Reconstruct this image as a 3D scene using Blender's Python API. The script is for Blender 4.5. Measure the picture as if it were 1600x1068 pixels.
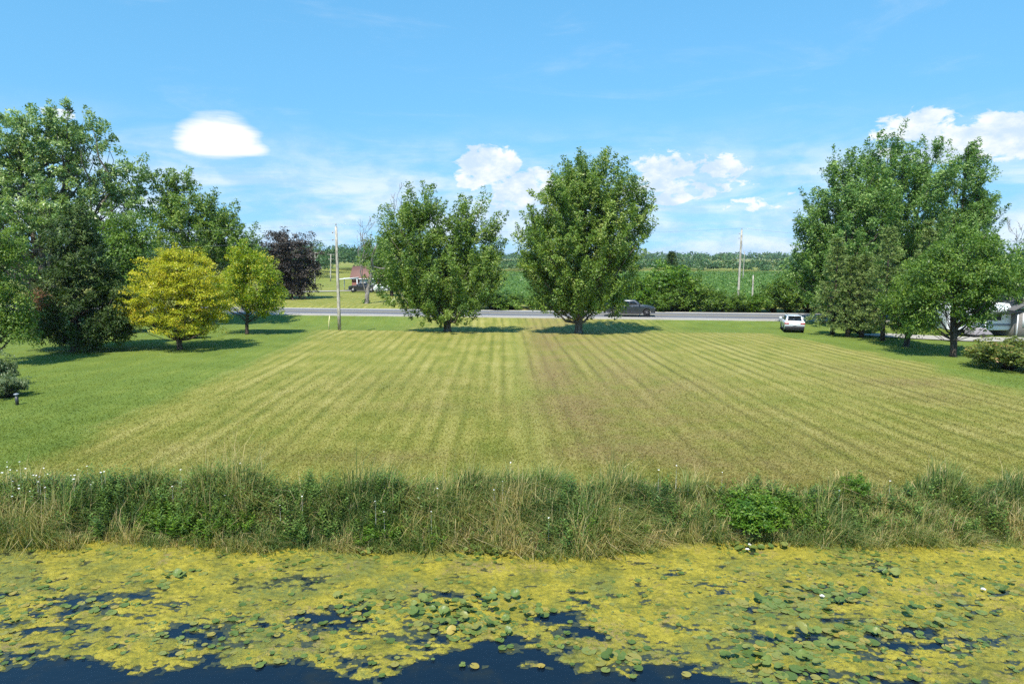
import bpy, bmesh, math, random
import numpy as np
from mathutils import Vector, Matrix
R = math.radians
for o in list(bpy.data.objects): bpy.data.objects.remove(o)
sc = bpy.context.scene
COL = sc.collection
rng = np.random.default_rng(11)
random.seed(11)

# ------------------------------------------------------------------ camera
CAM_H, FPX, PITCH = 7.0, 1067.0, R(7.05)
cd = bpy.data.cameras.new('camera'); cam = bpy.data.objects.new('camera', cd); COL.objects.link(cam)
cam.location = (0, 0, CAM_H); cam.rotation_euler = (R(90) - PITCH, 0, 0)
cd.sensor_width = 36; cd.lens = 36 * FPX / 1600; cd.clip_start = 0.1; cd.clip_end = 9000
sc.camera = cam
_F = np.array([0, math.cos(PITCH), -math.sin(PITCH)]); _U = np.array([0, math.sin(PITCH), math.cos(PITCH)])
def ray(px, py): return _F + np.array([(px - 800) / FPX, 0, 0]) + _U * ((534 - py) / FPX)
def P(px, py, z=0.0):
    d = ray(px, py); t = (z - CAM_H) / d[2]; return np.array([d[0] * t, d[1] * t, z])
def AT(px, py, Y):
    d = ray(px, py); t = Y / d[1]; return np.array([d[0] * t, Y, CAM_H + d[2] * t])

# ------------------------------------------------------------------ world, sun, exposure
SUN_EL, SUN_AZ = R(56), R(198)       # azimuth measured from +Y towards +X: behind the camera, a little left
S2 = Vector((math.sin(SUN_AZ) * math.cos(SUN_EL), math.cos(SUN_AZ) * math.cos(SUN_EL), math.sin(SUN_EL)))
sl = bpy.data.lights.new('sun', 'SUN'); sl.energy = 4.6; sl.angle = R(0.53); sl.color = (1.0, 0.95, 0.86)
so = bpy.data.objects.new('sun', sl); COL.objects.link(so)
so.rotation_euler = S2.to_track_quat('Z', 'Y').to_euler(); so.location = (0, 0, 60)
sc.view_settings.view_transform = 'Standard'; sc.view_settings.look = 'None'
sc.view_settings.exposure = 0.75; sc.view_settings.gamma = 1.0; sc.view_settings.use_curve_mapping = False
sc.cycles.use_denoising = False; sc.cycles.use_light_tree = False
sc.cycles.use_adaptive_sampling = True; sc.cycles.adaptive_threshold = 0.02
sc.cycles.max_bounces = 4; sc.cycles.diffuse_bounces = 2; sc.cycles.glossy_bounces = 2
sc.cycles.transmission_bounces = 3; sc.cycles.transparent_max_bounces = 6
sc.cycles.caustics_reflective = False; sc.cycles.caustics_refractive = False

class NT:
    """small helper round a node tree"""
    def __init__(s, nt): s.t = nt; s.l = nt.links
    def n(s, typ, **kw):
        nd = s.t.nodes.new(typ)
        for k, v in kw.items(): setattr(nd, k, v)
        return nd
    def put(s, sock, v):
        if isinstance(v, bpy.types.NodeSocket): s.l.new(v, sock)
        elif v is not None: sock.default_value = v
    def m(s, op, a, b=None, c=None, clamp=False):
        nd = s.n('ShaderNodeMath', operation=op, use_clamp=clamp)
        for i, v in enumerate((a, b, c)):
            if v is not None: s.put(nd.inputs[i], v)
        return nd.outputs[0]
    def vm(s, op, a, b=None):
        nd = s.n('ShaderNodeVectorMath', operation=op); s.put(nd.inputs[0], a)
        if b is not None: s.put(nd.inputs[1], b)
        return nd.outputs[0]
    def noise(s, vec, scale, detail=4, rough=0.55, dist=0.0, out='Fac'):
        nd = s.n('ShaderNodeTexNoise'); s.put(nd.inputs['Vector'], vec)
        nd.inputs['Scale'].default_value = scale; nd.inputs['Detail'].default_value = detail
        nd.inputs['Roughness'].default_value = rough; nd.inputs['Distortion'].default_value = dist
        return nd.outputs[out]
    def mr(s, v, a, b, c=0.0, d=1.0, smooth=True):
        nd = s.n('ShaderNodeMapRange', interpolation_type='SMOOTHSTEP' if smooth else 'LINEAR')
        for i, x in enumerate((v, a, b, c, d)): s.put(nd.inputs[i], x)
        return nd.outputs[0]
    def mix(s, f, a, b):
        nd = s.n('ShaderNodeMix', data_type='RGBA'); s.put(nd.inputs[0], f)
        for i, v in ((6, a), (7, b)):
            s.put(nd.inputs[i], v if isinstance(v, bpy.types.NodeSocket) else (*v, 1))
        return nd.outputs[2]
    def ramp(s, f, stops):
        nd = s.n('ShaderNodeValToRGB'); s.put(nd.inputs[0], f)
        e = nd.color_ramp.elements
        while len(e) < len(stops): e.new(0.5)
        for el, (p, c) in zip(e, stops): el.position = p; el.color = (*c, 1)
        return nd.outputs[0]
    def attr(s, name): return s.n('ShaderNodeAttribute', attribute_name=name).outputs['Fac']
    def pos(s): return s.n('ShaderNodeNewGeometry').outputs['Position']
    def sep(s, v):
        nd = s.n('ShaderNodeSeparateXYZ'); s.put(nd.inputs[0], v); return nd.outputs
    def comb(s, x, y, z):
        nd = s.n('ShaderNodeCombineXYZ')
        for i, v in enumerate((x, y, z)): s.put(nd.inputs[i], v)
        return nd.outputs[0]

w = bpy.data.worlds.new('World'); sc.world = w; w.use_nodes = True; w.cycles.sampling_method = 'NONE'
T = NT(w.node_tree); w.node_tree.nodes.clear()
wo = T.n('ShaderNodeOutputWorld')
sky = T.n('ShaderNodeTexSky', sky_type='NISHITA', sun_disc=False)
sky.sun_elevation = SUN_EL; sky.sun_rotation = SUN_AZ
sky.altitude = 100; sky.air_density = 1.5; sky.dust_density = 0.0; sky.ozone_density = 5.0
gx_, gy_, gz_ = T.sep(T.vm('NORMALIZE', T.n('ShaderNodeTexCoord').outputs['Generated']))
T.put(sky.inputs['Vector'], T.vm('NORMALIZE', T.comb(gx_, gy_, T.m('ADD', T.m('MULTIPLY', T.m('MAXIMUM', gz_, 0.0), 0.50), 0.25))))   # clear dry air: no bright rim at the horizon
hs = T.n('ShaderNodeHueSaturation'); hs.inputs['Saturation'].default_value = 1.24; hs.inputs['Hue'].default_value = 0.488
T.put(hs.inputs['Color'], sky.outputs[0])
bg = T.n('ShaderNodeBackground'); bg.inputs['Strength'].default_value = 0.125; T.put(bg.inputs['Color'], hs.outputs[0])
# clouds: fair-weather cumulus low round the whole horizon, given by direction
dirv = T.vm('NORMALIZE', T.n('ShaderNodeTexCoord').outputs['Generated'])
sx, sy, sz = T.sep(dirv)
az = T.m('ARCTAN2', sx, sy); el = T.m('ARCSINE', sz)
azd = T.m('MULTIPLY', az, 57.29578); eld = T.m('MULTIPLY', el, 57.29578)
cv = T.comb(azd, T.m('MULTIPLY', eld, 1.7), 0.0)
n_big = T.noise(cv, 0.19, 5, 0.6, 0.3); n_fine = T.noise(cv, 0.75, 5, 0.6, 0.4)
warp = T.m('ADD', T.m('MULTIPLY', T.m('SUBTRACT', n_big, 0.5), 1.5), T.m('MULTIPLY', T.m('SUBTRACT', n_fine, 0.5), 2.1))
def azel(px, py):
    d = ray(px, py); d = d / np.linalg.norm(d)
    return math.degrees(math.atan2(d[0], d[1])), math.degrees(math.asin(d[2]))
blobs = [  # px, py, half-width px, half-height px, strength : the cumulus heads seen over the trees
    (765, 264, 54, 36, 1.3), (825, 300, 75, 46, 1.05), (735, 285, 34, 28, 0.9), (1040, 266, 62, 34, 0.95), (1128, 266, 52, 30, 0.78), (1060, 295, 130, 28, 0.75), (800, 322, 70, 18, 0.6), (1200, 320, 130, 22, 0.5),
    (1425, 205, 62, 34, 1.0), (1515, 222, 80, 30, 0.95), (1560, 205, 50, 30, 0.95), (1590, 236, 60, 34, 0.8),
    (1480, 240, 110, 26, 0.8), (1060, 310, 100, 22, 0.75), (1700, 215, 90, 45, 1.0), (100, 180, 35, 14, 0.8)]
dens = None
for (px, py, rx, ry, st) in blobs:
    a0, e0 = azel(px, py); ra = rx / 1067 * 57.3; re = ry / 1067 * 57.3
    dx = T.m('DIVIDE', T.m('SUBTRACT', azd, a0), ra); dy = T.m('DIVIDE', T.m('SUBTRACT', eld, e0), re)
    # flatter base: below the centre the fall-off is quicker
    dy = T.m('MAXIMUM', T.m('MULTIPLY', dy, -1.7), dy)
    q = T.m('SUBTRACT', st, T.m('ADD', T.m('MULTIPLY', dx, dx), T.m('MULTIPLY', dy, dy)))
    q = T.m('MAXIMUM', q, -0.9)
    dens = q if dens is None else T.m('MAXIMUM', dens, q)
cum = T.mr(T.m('ADD', dens, warp), 0.18, 0.62)
# hazy stratocumulus sheet low down, all round
cv2 = T.comb(T.m('MULTIPLY', azd, 0.45), T.m('MULTIPLY', eld, 2.2), 3.0)
n_lo = T.noise(cv2, 0.2, 6, 0.6, 0.5)
band = T.m('MULTIPLY', T.mr(eld, -3.0, 0.5), T.mr(eld, 12.0, 3.5))
low = T.m('MULTIPLY', T.mr(n_lo, 0.32, 0.66, 0.12, 1.0), T.m('MULTIPLY', band, 0.74))
wisp = T.m('MULTIPLY', T.mr(T.noise(T.comb(T.m('MULTIPLY', azd, 0.3), T.m('MULTIPLY', eld, 1.4), 9.0), 0.22, 6, 0.62, 0.6), 0.52, 0.8), 0.16)
low = T.m('MAXIMUM', low, wisp)
# the smooth lens-shaped cloud on the left
def lens(px, py, rx, ry, soft):
    a0, e0 = azel(px, py)
    dx = T.m('DIVIDE', T.m('SUBTRACT', azd, a0), rx / 1067 * 57.3)
    dy0 = T.m('DIVIDE', T.m('SUBTRACT', eld, e0), ry / 1067 * 57.3)
    dy = T.m('MAXIMUM', T.m('MULTIPLY', dy0, -2.0), dy0)
    q = T.m('SUBTRACT', 1.0, T.m('ADD', T.m('POWER', T.m('ABSOLUTE', dx), 2.2), T.m('MULTIPLY', dy, dy)))
    sm = T.noise(T.comb(T.m('MULTIPLY', azd, 0.35), T.m('MULTIPLY', eld, 2.6), 5.0), 0.5, 3, 0.5)
    return T.mr(T.m('ADD', q, T.m('MULTIPLY', T.m('SUBTRACT', sm, 0.5), 1.0)), 0.0, soft)
ln = T.m('MAXIMUM', lens(340, 227, 66, 48, 0.7), lens(368, 236, 58, 20, 0.8))
alpha = T.m('MAXIMUM', T.m('MAXIMUM', T.m('MULTIPLY', cum, 0.93), low), T.m('MULTIPLY', ln, 0.97))
shade = T.mr(T.noise(T.comb(azd, T.m('MULTIPLY', eld, 1.7), T.m('MULTIPLY', eld, 0.2)), 0.34, 5, 0.6), 0.36, 0.62)
shade = T.m('MAXIMUM', shade, ln)
ccol = T.mix(shade, (0.62, 0.76, 0.94), (0.97, 0.99, 1.0))
cb = T.n('ShaderNodeBackground'); T.put(cb.inputs['Color'], ccol); cb.inputs['Strength'].default_value = 0.66
mx = T.n('ShaderNodeMixShader'); T.put(mx.inputs[0], alpha)
T.l.new(bg.outputs[0], mx.inputs[1]); T.l.new(cb.outputs[0], mx.inputs[2]); T.l.new(mx.outputs[0], wo.inputs['Surface'])

# ------------------------------------------------------------------ helpers
def tag(o, label=None, cat=None, group=None, kind=None):
    for k, v in (('label', label), ('category', cat), ('group', group), ('kind', kind)):
        if v: o[k] = v
    return o
def link(o, parent=None):
    COL.objects.link(o)
    if parent is not None: o.parent = parent
    return o
def empty(name, loc, rz=0.0):
    o = bpy.data.objects.new(name, None); COL.objects.link(o)
    o.location = tuple(float(v) for v in loc); o.rotation_euler = (0, 0, rz); o.empty_display_size = 0.3
    return o
def mesh_np(name, verts, faces, mat, attrs=None, smooth=False):
    """faces: list of (M,k) int arrays"""
    me = bpy.data.meshes.new(name)
    if isinstance(faces, np.ndarray): faces = [faces]
    faces = [f for f in faces if len(f)]
    nv = len(verts); me.vertices.add(nv); me.vertices.foreach_set('co', np.asarray(verts, np.float32).ravel())
    nl = sum(f.size for f in faces); npol = sum(len(f) for f in faces)
    me.loops.add(nl); me.loops.foreach_set('vertex_index', np.concatenate([f.ravel() for f in faces]).astype(np.int32))
    me.polygons.add(npol)
    st = []; c = 0
    for f in faces:
        st.append(c + np.arange(len(f)) * f.shape[1]); c += f.size
    me.polygons.foreach_set('loop_start', np.concatenate(st).astype(np.int32))
    if smooth: me.polygons.foreach_set('use_smooth', np.ones(npol, bool))
    for k, v in (attrs or {}).items():
        a = me.attributes.new(k, 'FLOAT', 'POINT'); a.data.foreach_set('value', np.asarray(v, np.float32))
    me.update(calc_edges=True); me.validate()
    if mat: me.materials.append(mat)
    return me
def obj_np(name, verts, faces, mat, parent=None, attrs=None, smooth=False):
    return link(bpy.data.objects.new(name, mesh_np(name, verts, faces, mat, attrs, smooth)), parent)
def nrm(v): return v / np.maximum(np.linalg.norm(v, axis=-1, keepdims=True), 1e-9)
def hash2(ix, iy, s):
    h = (ix.astype(np.int64) * 374761393 + iy.astype(np.int64) * 668265263 + s * 974634521) & 0xffffffff
    h = ((h ^ (h >> 13)) * 1274126177) & 0xffffffff
    return ((h ^ (h >> 16)) & 0xffff) / 65535.0
def vnoise(x, y, s=0):
    x = np.asarray(x, float); y = np.asarray(y, float)
    ix = np.floor(x); iy = np.floor(y); fx = x - ix; fy = y - iy
    fx = fx * fx * (3 - 2 * fx); fy = fy * fy * (3 - 2 * fy)
    a = hash2(ix, iy, s); b = hash2(ix + 1, iy, s); c = hash2(ix, iy + 1, s); d = hash2(ix + 1, iy + 1, s)
    return (a * (1 - fx) + b * fx) * (1 - fy) + (c * (1 - fx) + d * fx) * fy
def fbm(x, y, s=0, oct=4):
    t = 0; a = 0.5; n = 0
    for i in range(oct):
        t = t + a * vnoise(x * 2 ** i, y * 2 ** i, s + i * 17); n += a; a *= 0.5
    return t / n
def sstep(a, b, x):
    t = np.clip((x - a) / (b - a), 0, 1); return t * t * (3 - 2 * t)

class MB:
    """collects boxes, prisms, tubes and discs into one mesh"""
    def __init__(s): s.v = []; s.f = {}; s.n = 0
    def add(s, v, f):
        v = np.asarray(v, float); s.v.append(v)
        for q in f: s.f.setdefault(len(q), []).append([i + s.n for i in q])
        s.n += len(v); return s
    def box(s, x0, x1, y0, y1, z0, z1):
        v = [(x, y, z) for z in (z0, z1) for y in (y0, y1) for x in (x0, x1)]
        return s.add(v, [(0, 2, 3, 1), (4, 5, 7, 6), (0, 1, 5, 4), (2, 6, 7, 3), (0, 4, 6, 2), (1, 3, 7, 5)])
    def hexa(s, b, t):
        v = list(b) + list(t)
        return s.add(v, [(3, 2, 1, 0), (4, 5, 6, 7), (0, 1, 5, 4), (1, 2, 6, 5), (2, 3, 7, 6), (3, 0, 4, 7)])
    def tube(s, pts, rad, sides=6, cap=True):
        pts = np.asarray(pts, float); rad = np.broadcast_to(np.asarray(rad, float), (len(pts),))
        tn = nrm(np.gradient(pts, axis=0)); ref = np.array([0.31, 0.17, 0.93]) if abs(tn[0][2]) < 0.8 else np.array([0.93, 0.17, 0.05])
        a = nrm(np.cross(tn, ref)); b = np.cross(tn, a)
        th = np.arange(sides) / sides * 2 * math.pi
        v = pts[:, None] + rad[:, None, None] * (a[:, None] * np.cos(th)[None, :, None] + b[:, None] * np.sin(th)[None, :, None])
        k = len(pts); f = []
        for i in range(k - 1):
            for j in range(sides):
                jj = (j + 1) % sides
                f.append((i * sides + j, i * sides + jj, (i + 1) * sides + jj, (i + 1) * sides + j))
        if cap:
            f.append(tuple(range(sides))[::-1]); f.append(tuple((k - 1) * sides + j for j in range(sides)))
        return s.add(v.reshape(-1, 3), f)
    def prism(s, poly, y0, y1):
        """polygon in x-z, extruded along y"""
        n = len(poly); v = [(x, y0, z) for x, z in poly] + [(x, y1, z) for x, z in poly]
        f = [tuple(range(n)), tuple(range(2 * n - 1, n - 1, -1))]
        f += [(i, i + n, (i + 1) % n + n, (i + 1) % n) for i in range(n)]
        return s.add(v, f)
    def quad(s, a, b, c, d): return s.add([a, b, c, d], [(0, 1, 2, 3)])
    def build(s, name, mat, parent=None, smooth=False, bevel=0.0, seg=2):
        fs = [np.array(v, int) for v in s.f.values()]
        me = mesh_np(name, np.concatenate(s.v), fs, mat, smooth=smooth)
        bm = bmesh.new(); bm.from_mesh(me); bmesh.ops.recalc_face_normals(bm, faces=bm.faces)
        if bevel:
            ed = [e for e in bm.edges if len(e.link_faces) == 2 and e.calc_face_angle(0) > 0.6]
            bmesh.ops.bevel(bm, geom=ed, offset=bevel, segments=seg, affect='EDGES', profile=0.6, clamp_overlap=True)
        bm.to_mesh(me); bm.free()
        return link(bpy.data.objects.new(name, me), parent)

# ------------------------------------------------------------------ materials
def material(name):
    m = bpy.data.materials.new(name); m.use_nodes = True; m.node_tree.nodes.clear()
    return m, NT(m.node_tree)
def finish(t, bsdf, disp=None):
    o = t.n('ShaderNodeOutputMaterial'); t.l.new(bsdf, o.inputs['Surface'])
    if disp is not None: t.l.new(disp, o.inputs['Displacement'])
def pbr(t, col, rough=0.6, spec=0.4, metal=0.0, normal=None, coat=0.0):
    b = t.n('ShaderNodeBsdfPrincipled')
    t.put(b.inputs['Base Color'], col if isinstance(col, bpy.types.NodeSocket) else (*col, 1))
    t.put(b.inputs['Roughness'], rough); b.inputs['Specular IOR Level'].default_value = spec
    b.inputs['Metallic'].default_value = metal; b.inputs['Coat Weight'].default_value = coat
    if normal is not None: t.l.new(normal, b.inputs['Normal'])
    return b
def bump(t, h, strength=0.5, dist=0.02):
    b = t.n('ShaderNodeBump'); b.inputs['Strength'].default_value = strength; b.inputs['Distance'].default_value = dist
    t.put(b.inputs['Height'], h); return b.outputs[0]
def simple(name, col, rough=0.6, spec=0.4, metal=0.0, var=0.15, scale=6.0, coat=0.0, bumpy=0.0):
    m, t = material(name)
    p = t.n('ShaderNodeTexCoord').outputs['Object']
    nz = t.noise(p, scale, 5, 0.6)
    c = t.mix(nz, tuple(x * (1 - var) for x in col), tuple(min(1, x * (1 + var)) for x in col))
    nm = bump(t, t.noise(p, scale * 4, 4), bumpy, 0.02) if bumpy else None
    finish(t, pbr(t, c, rough, spec, metal, nm, coat).outputs[0]); return m
def leaf_mat(name, stops, trans=0.35, rough=0.45, spec=0.35, tcol=1.35):
    m, t = material(name)
    c = t.ramp(t.attr('tint'), stops)
    b = pbr(t, c, rough, spec)
    tr = t.n('ShaderNodeBsdfTranslucent')
    g = t.vm('MULTIPLY', c, (tcol, tcol * 1.05, tcol * 0.55)); t.l.new(g, tr.inputs['Color'])
    x = t.n('ShaderNodeMixShader'); x.inputs[0].default_value = trans
    t.l.new(b.outputs[0], x.inputs[1]); t.l.new(tr.outputs[0], x.inputs[2]); finish(t, x.outputs[0]); return m
def bark_mat(name, c1, c2):
    m, t = material(name)
    p = t.n('ShaderNodeTexCoord').outputs['Object']
    q = t.vm('MULTIPLY', p, (9, 9, 1.6)); n1 = t.noise(q, 1.2, 6, 0.65); n2 = t.noise(p, 1.5, 3)
    c = t.mix(t.mr(n1, 0.35, 0.65), c1, c2); c = t.mix(t.mr(n2, 0.45, 0.75), c, tuple(x * 1.25 for x in c2))
    finish(t, pbr(t, c, 0.9, 0.15, normal=bump(t, n1, 0.9, 0.05)).outputs[0]); return m

M = {}
M['maple'] = leaf_mat('maple_leaf', [(0, (0.059, 0.111, 0.018)), (0.45, (0.130, 0.215, 0.033)), (0.8, (0.221, 0.311, 0.054)), (1, (0.382, 0.442, 0.130))])
M['maple_cool'] = leaf_mat('cool_maple_leaf', [(0, (0.056, 0.118, 0.026)), (0.45, (0.124, 0.228, 0.046)), (0.8, (0.213, 0.326, 0.076)), (1, (0.367, 0.457, 0.168))])
M['cotton'] = leaf_mat('cottonwood_leaf', [(0, (0.071, 0.128, 0.039)), (0.4, (0.149, 0.240, 0.067)), (0.75, (0.274, 0.376, 0.126)), (1, (0.519, 0.602, 0.298))], rough=0.38, spec=0.45)
M['yellow'] = leaf_mat('golden_leaf', [(0, (0.20, 0.24, 0.016)), (0.4, (0.39, 0.41, 0.026)), (0.8, (0.57, 0.51, 0.04)), (1, (0.70, 0.50, 0.06))], trans=0.4)
M['lime'] = leaf_mat('lime_leaf', [(0, (0.10, 0.18, 0.012)), (0.45, (0.22, 0.31, 0.02)), (0.75, (0.38, 0.42, 0.03)), (1, (0.60, 0.46, 0.04))], trans=0.4)
M['purple'] = leaf_mat('purple_maple_leaf', [(0, (0.020, 0.017, 0.014)), (0.6, (0.052, 0.042, 0.034)), (1, (0.11, 0.085, 0.066))], trans=0.12, rough=0.5)
M['pine'] = leaf_mat('pine_needle', [(0, (0.017, 0.041, 0.007)), (0.5, (0.045, 0.085, 0.014)), (0.9, (0.098, 0.144, 0.029)), (1, (0.140, 0.178, 0.049))], trans=0.2, rough=0.6)
M['pine_dead'] = leaf_mat('dead_pine_needle', [(0, (0.22, 0.10, 0.05)), (1, (0.46, 0.25, 0.14))], trans=0.2, rough=0.7)
M['spruce'] = leaf_mat('spruce_needle', [(0, (0.057, 0.098, 0.022)), (0.5, (0.144, 0.208, 0.050)), (1, (0.310, 0.366, 0.110))], trans=0.2, rough=0.6)
M['hedge'] = leaf_mat('hedgerow_leaf', [(0, (0.041, 0.091, 0.015)), (0.5, (0.112, 0.201, 0.028)), (1, (0.259, 0.362, 0.065))])
M['bright'] = leaf_mat('bright_shrub_leaf', [(0, (0.048, 0.119, 0.010)), (0.5, (0.095, 0.198, 0.019)), (1, (0.201, 0.286, 0.031))])
M['weed'] = leaf_mat('weed_leaf', [(0, (0.051, 0.108, 0.024)), (0.5, (0.115, 0.202, 0.043)), (1, (0.245, 0.336, 0.078))])
M['russet'] = leaf_mat('russet_shrub_leaf', [(0, (0.061, 0.091, 0.019)), (0.5, (0.149, 0.195, 0.039)), (0.85, (0.270, 0.260, 0.065)), (1, (0.405, 0.221, 0.091))])
M['silver'] = leaf_mat('silvery_shrub_leaf', [(0, (0.05, 0.09, 0.03)), (0.5, (0.14, 0.19, 0.08)), (1, (0.34, 0.38, 0.22))])
M['blade'] = leaf_mat('grass_blade', [(0, (0.065, 0.120, 0.034)), (0.2, (0.125, 0.195, 0.052)), (0.42, (0.235, 0.275, 0.075)), (0.62, (0.40, 0.35, 0.12)), (0.8, (0.55, 0.42, 0.19)), (1, (0.66, 0.53, 0.32))], trans=0.3, rough=0.55, spec=0.25)
M['crop'] = leaf_mat('crop_leaf', [(0, (0.062, 0.139, 0.023)), (0.5, (0.110, 0.205, 0.036)), (1, (0.173, 0.265, 0.057))])
M['far'] = leaf_mat('far_wood_leaf', [(0, (0.028, 0.070, 0.025)), (0.5, (0.056, 0.119, 0.035)), (0.85, (0.098, 0.168, 0.042)), (1, (0.182, 0.224, 0.084))], trans=0.2)
M['bark'] = bark_mat('maple_bark', (0.055, 0.043, 0.033), (0.17, 0.145, 0.115))
M['bark_dark'] = bark_mat('dark_bark', (0.035, 0.026, 0.02), (0.095, 0.075, 0.06))
M['bark_dead'] = bark_mat('dead_bark', (0.11, 0.095, 0.08), (0.27, 0.245, 0.22))
M['pole'] = bark_mat('weathered_pole', (0.24, 0.215, 0.17), (0.46, 0.43, 0.36))
M['wire'] = simple('wire', (0.30, 0.31, 0.32), 0.4, 0.5, 0.6)
M['cable'] = simple('black_cable', (0.02, 0.02, 0.022), 0.5)
M['porcelain'] = simple('porcelain', (0.32, 0.30, 0.28), 0.25)
M['galv'] = simple('galvanised_steel', (0.42, 0.43, 0.44), 0.45, 0.5, 0.7)

# ------------------------------------------------------------------ layout functions of the land
WL = [(-120, 857), (0, 856), (110, 856), (200, 850), (330, 864), (420, 863), (500, 864), (600, 868), (700, 866), (780, 868), (850, 879), (930, 877), (1000, 862), (1060, 851), (1150, 849), (1220, 852), (1300, 860), (1400, 858), (1500, 857), (1600, 855), (1720, 855)]
wlp = np.array([P(a, b, -1.0) for a, b in WL]); WLX = np.r_[-400, wlp[:, 0], 400]; WLY = np.r_[wlp[0, 1], wlp[:, 1], wlp[-1, 1]]
def wl(x): return np.interp(x, WLX, WLY) + 0.25
BK = [(-120, 726, .85), (0, 728, .85), (150, 724, .85), (300, 726, .85), (450, 732, .85), (600, 734, .85), (750, 728, .85), (900, 728, .85), (1000, 736, .8), (1100, 750, .7), (1250, 760, .55), (1400, 772, .45), (1600, 780, .4), (1720, 782, .4)]
bkp = np.array([P(a, b, c) for a, b, c in BK])
def bk(x): return np.maximum(np.interp(x, bkp[:, 0], bkp[:, 1]), wl(x) + 1.5)
rn0, rn1 = P(470, 490)[:2], P(1200, 499)[:2]
RD = (rn1 - rn0) / np.linalg.norm(rn1 - rn0); RN = np.array([-RD[1], RD[0]])
def road_t(x, y): return (x - rn0[0]) * RN[0] + (y - rn0[1]) * RN[1]
def road_s(x, y): return (x - rn0[0]) * RD[0] + (y - rn0[1]) * RD[1]
def road_xy(s, t): return rn0 + RD * s + RN * t
ROADW = 7.6
cr = np.array([P(a, b) for a, b in ((-200, 512), (300, 513), (480, 514), (700, 517), (900, 520), (1100, 519), (1250, 520), (1600, 523))])
def crest(x): return np.interp(x, cr[:, 0], cr[:, 1])
def zg(x, y):
    x = np.asarray(x, float); y = np.asarray(y, float)
    wy = wl(x)
    z = -1.0 + 1.0 * sstep(-0.1, 1.9, y - wy) - 1.5 * sstep(0.0, -2.5, y - wy)
    z = np.where(y < -55, -2.5 + 2.5 * sstep(-58, -70, y), z)
    dep = np.interp(x, [-40, -25, 0, 8, 22, 60], [0.55, 0.65, 0.55, 0.35, 0.32, 0.25])
    cy = crest(x); t = road_t(x, y)
    ditch = sstep(-0.6, 3.2, y - cy) * (1 - sstep(-7.0, -1.6, t))
    z = z - dep * ditch * (y > 40)
    z = z + 0.05 * (fbm(x * 0.15, y * 0.15, 5) - 0.5) * (y > wy + 2)
    # far left land rises a little to the wooded ridge; far ditch behind the road
    z = z - 0.35 * sstep(ROADW + 1.6, ROADW + 3.0, t) * (1 - sstep(ROADW + 4.0, ROADW + 7, t))
    z = z + 2.2 * sstep(150, 260, y) * sstep(-25, -70, x)
    return z
def green(x, y):
    pts = np.array([P(a, b)[:2] for a, b in ((0, 735), (110, 696), (250, 627), (400, 560), (490, 518))])
    e = np.interp(y, pts[:, 1], pts[:, 0]); e = np.where(y < pts[0, 1], pts[0, 0] - (pts[0, 1] - y) * 0.2, e)
    g = 1 - sstep(-2.2, 2.4, x - e + 2.4 * (fbm(x * 0.3, y * 0.2, 9) - 0.5))
    pr = np.array([P(a, b)[:2] for a, b in ((1640, 640), (1520, 590), (1420, 566), (1330, 546), (1250, 532), (1190, 520))])
    e2 = np.interp(y, pr[:, 1], pr[:, 0])
    g2 = sstep(-1.8, 2.0, x - e2 + 4 * (fbm(x * 0.2, y * 0.2, 19) - 0.5)) * (y > pr[0, 1])
    cy = crest(x); dt = sstep(-0.5, 1.5, y - cy)
    dg = np.interp(x, [-30, -14, -9, 0, 8, 14, 22], [0.95, 0.85, 0.40, 0.22, 0.15, 0.45, 0.85])
    g = np.maximum(np.maximum(g, g2), 0) * (1 - dt) + dt * np.maximum(dg, np.maximum(g, g2) * 0.9)
    t = road_t(x, y)
    far = sstep(ROADW, ROADW + 2, t); gfar = 0.42 + 0.5 * (fbm(x * 0.05, y * 0.1, 3) - 0.5)
    return np.clip(g * (1 - far) + gfar * far, 0, 1)
def brown(x, y):
    b = np.zeros_like(np.asarray(x, float))
    for px, py, rx, ry, k in ((860, 580, 1.7, 7.5, 1.0), (850, 535, 1.3, 6.0, .9), (880, 640, 2.2, 5, .75), (905, 700, 2.0, 1.4, .6), (700, 635, 7, 1.6, .35), (1410, 597, 3.6, 1.8, .8), (1340, 575, 3.0, 2.2, .5), (1470, 620, 2.6, 1.6, .6), (980, 705, 3, 1.2, .5), (1120, 720, 2.4, .8, .5), (650, 600, 7, 5, .25), (560, 715, 5, .9, .5), (1000, 600, 5, 6, .35), (1280, 700, 3, 1, .35), (300, 700, 4, 1.2, .3)):
        c = P(px, py); b = np.maximum(b, k * np.exp(-((x - c[0]) / rx) ** 2 - ((y - c[1]) / ry) ** 2))
    return np.clip(b * (0.4 + 1.2 * fbm(x * 0.6, y * 0.35, 31)), 0, 1)
def ucoord(x, y):
    # mowing direction: left half runs to one side, right half fans a little to the other
    a = P(820, 520); b = P(876, 690); k = (b[0] - a[0]) / (b[1] - a[1])
    mid = a[0] + (y - a[1]) * k; d = x - mid
    fan = np.where(d > 0, 1 + 0.0035 * (55 - y), 1.0)
    return d / fan + 0.22 * (fbm(y * 0.12, x * 0.05, 40) - 0.5) * 2

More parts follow.
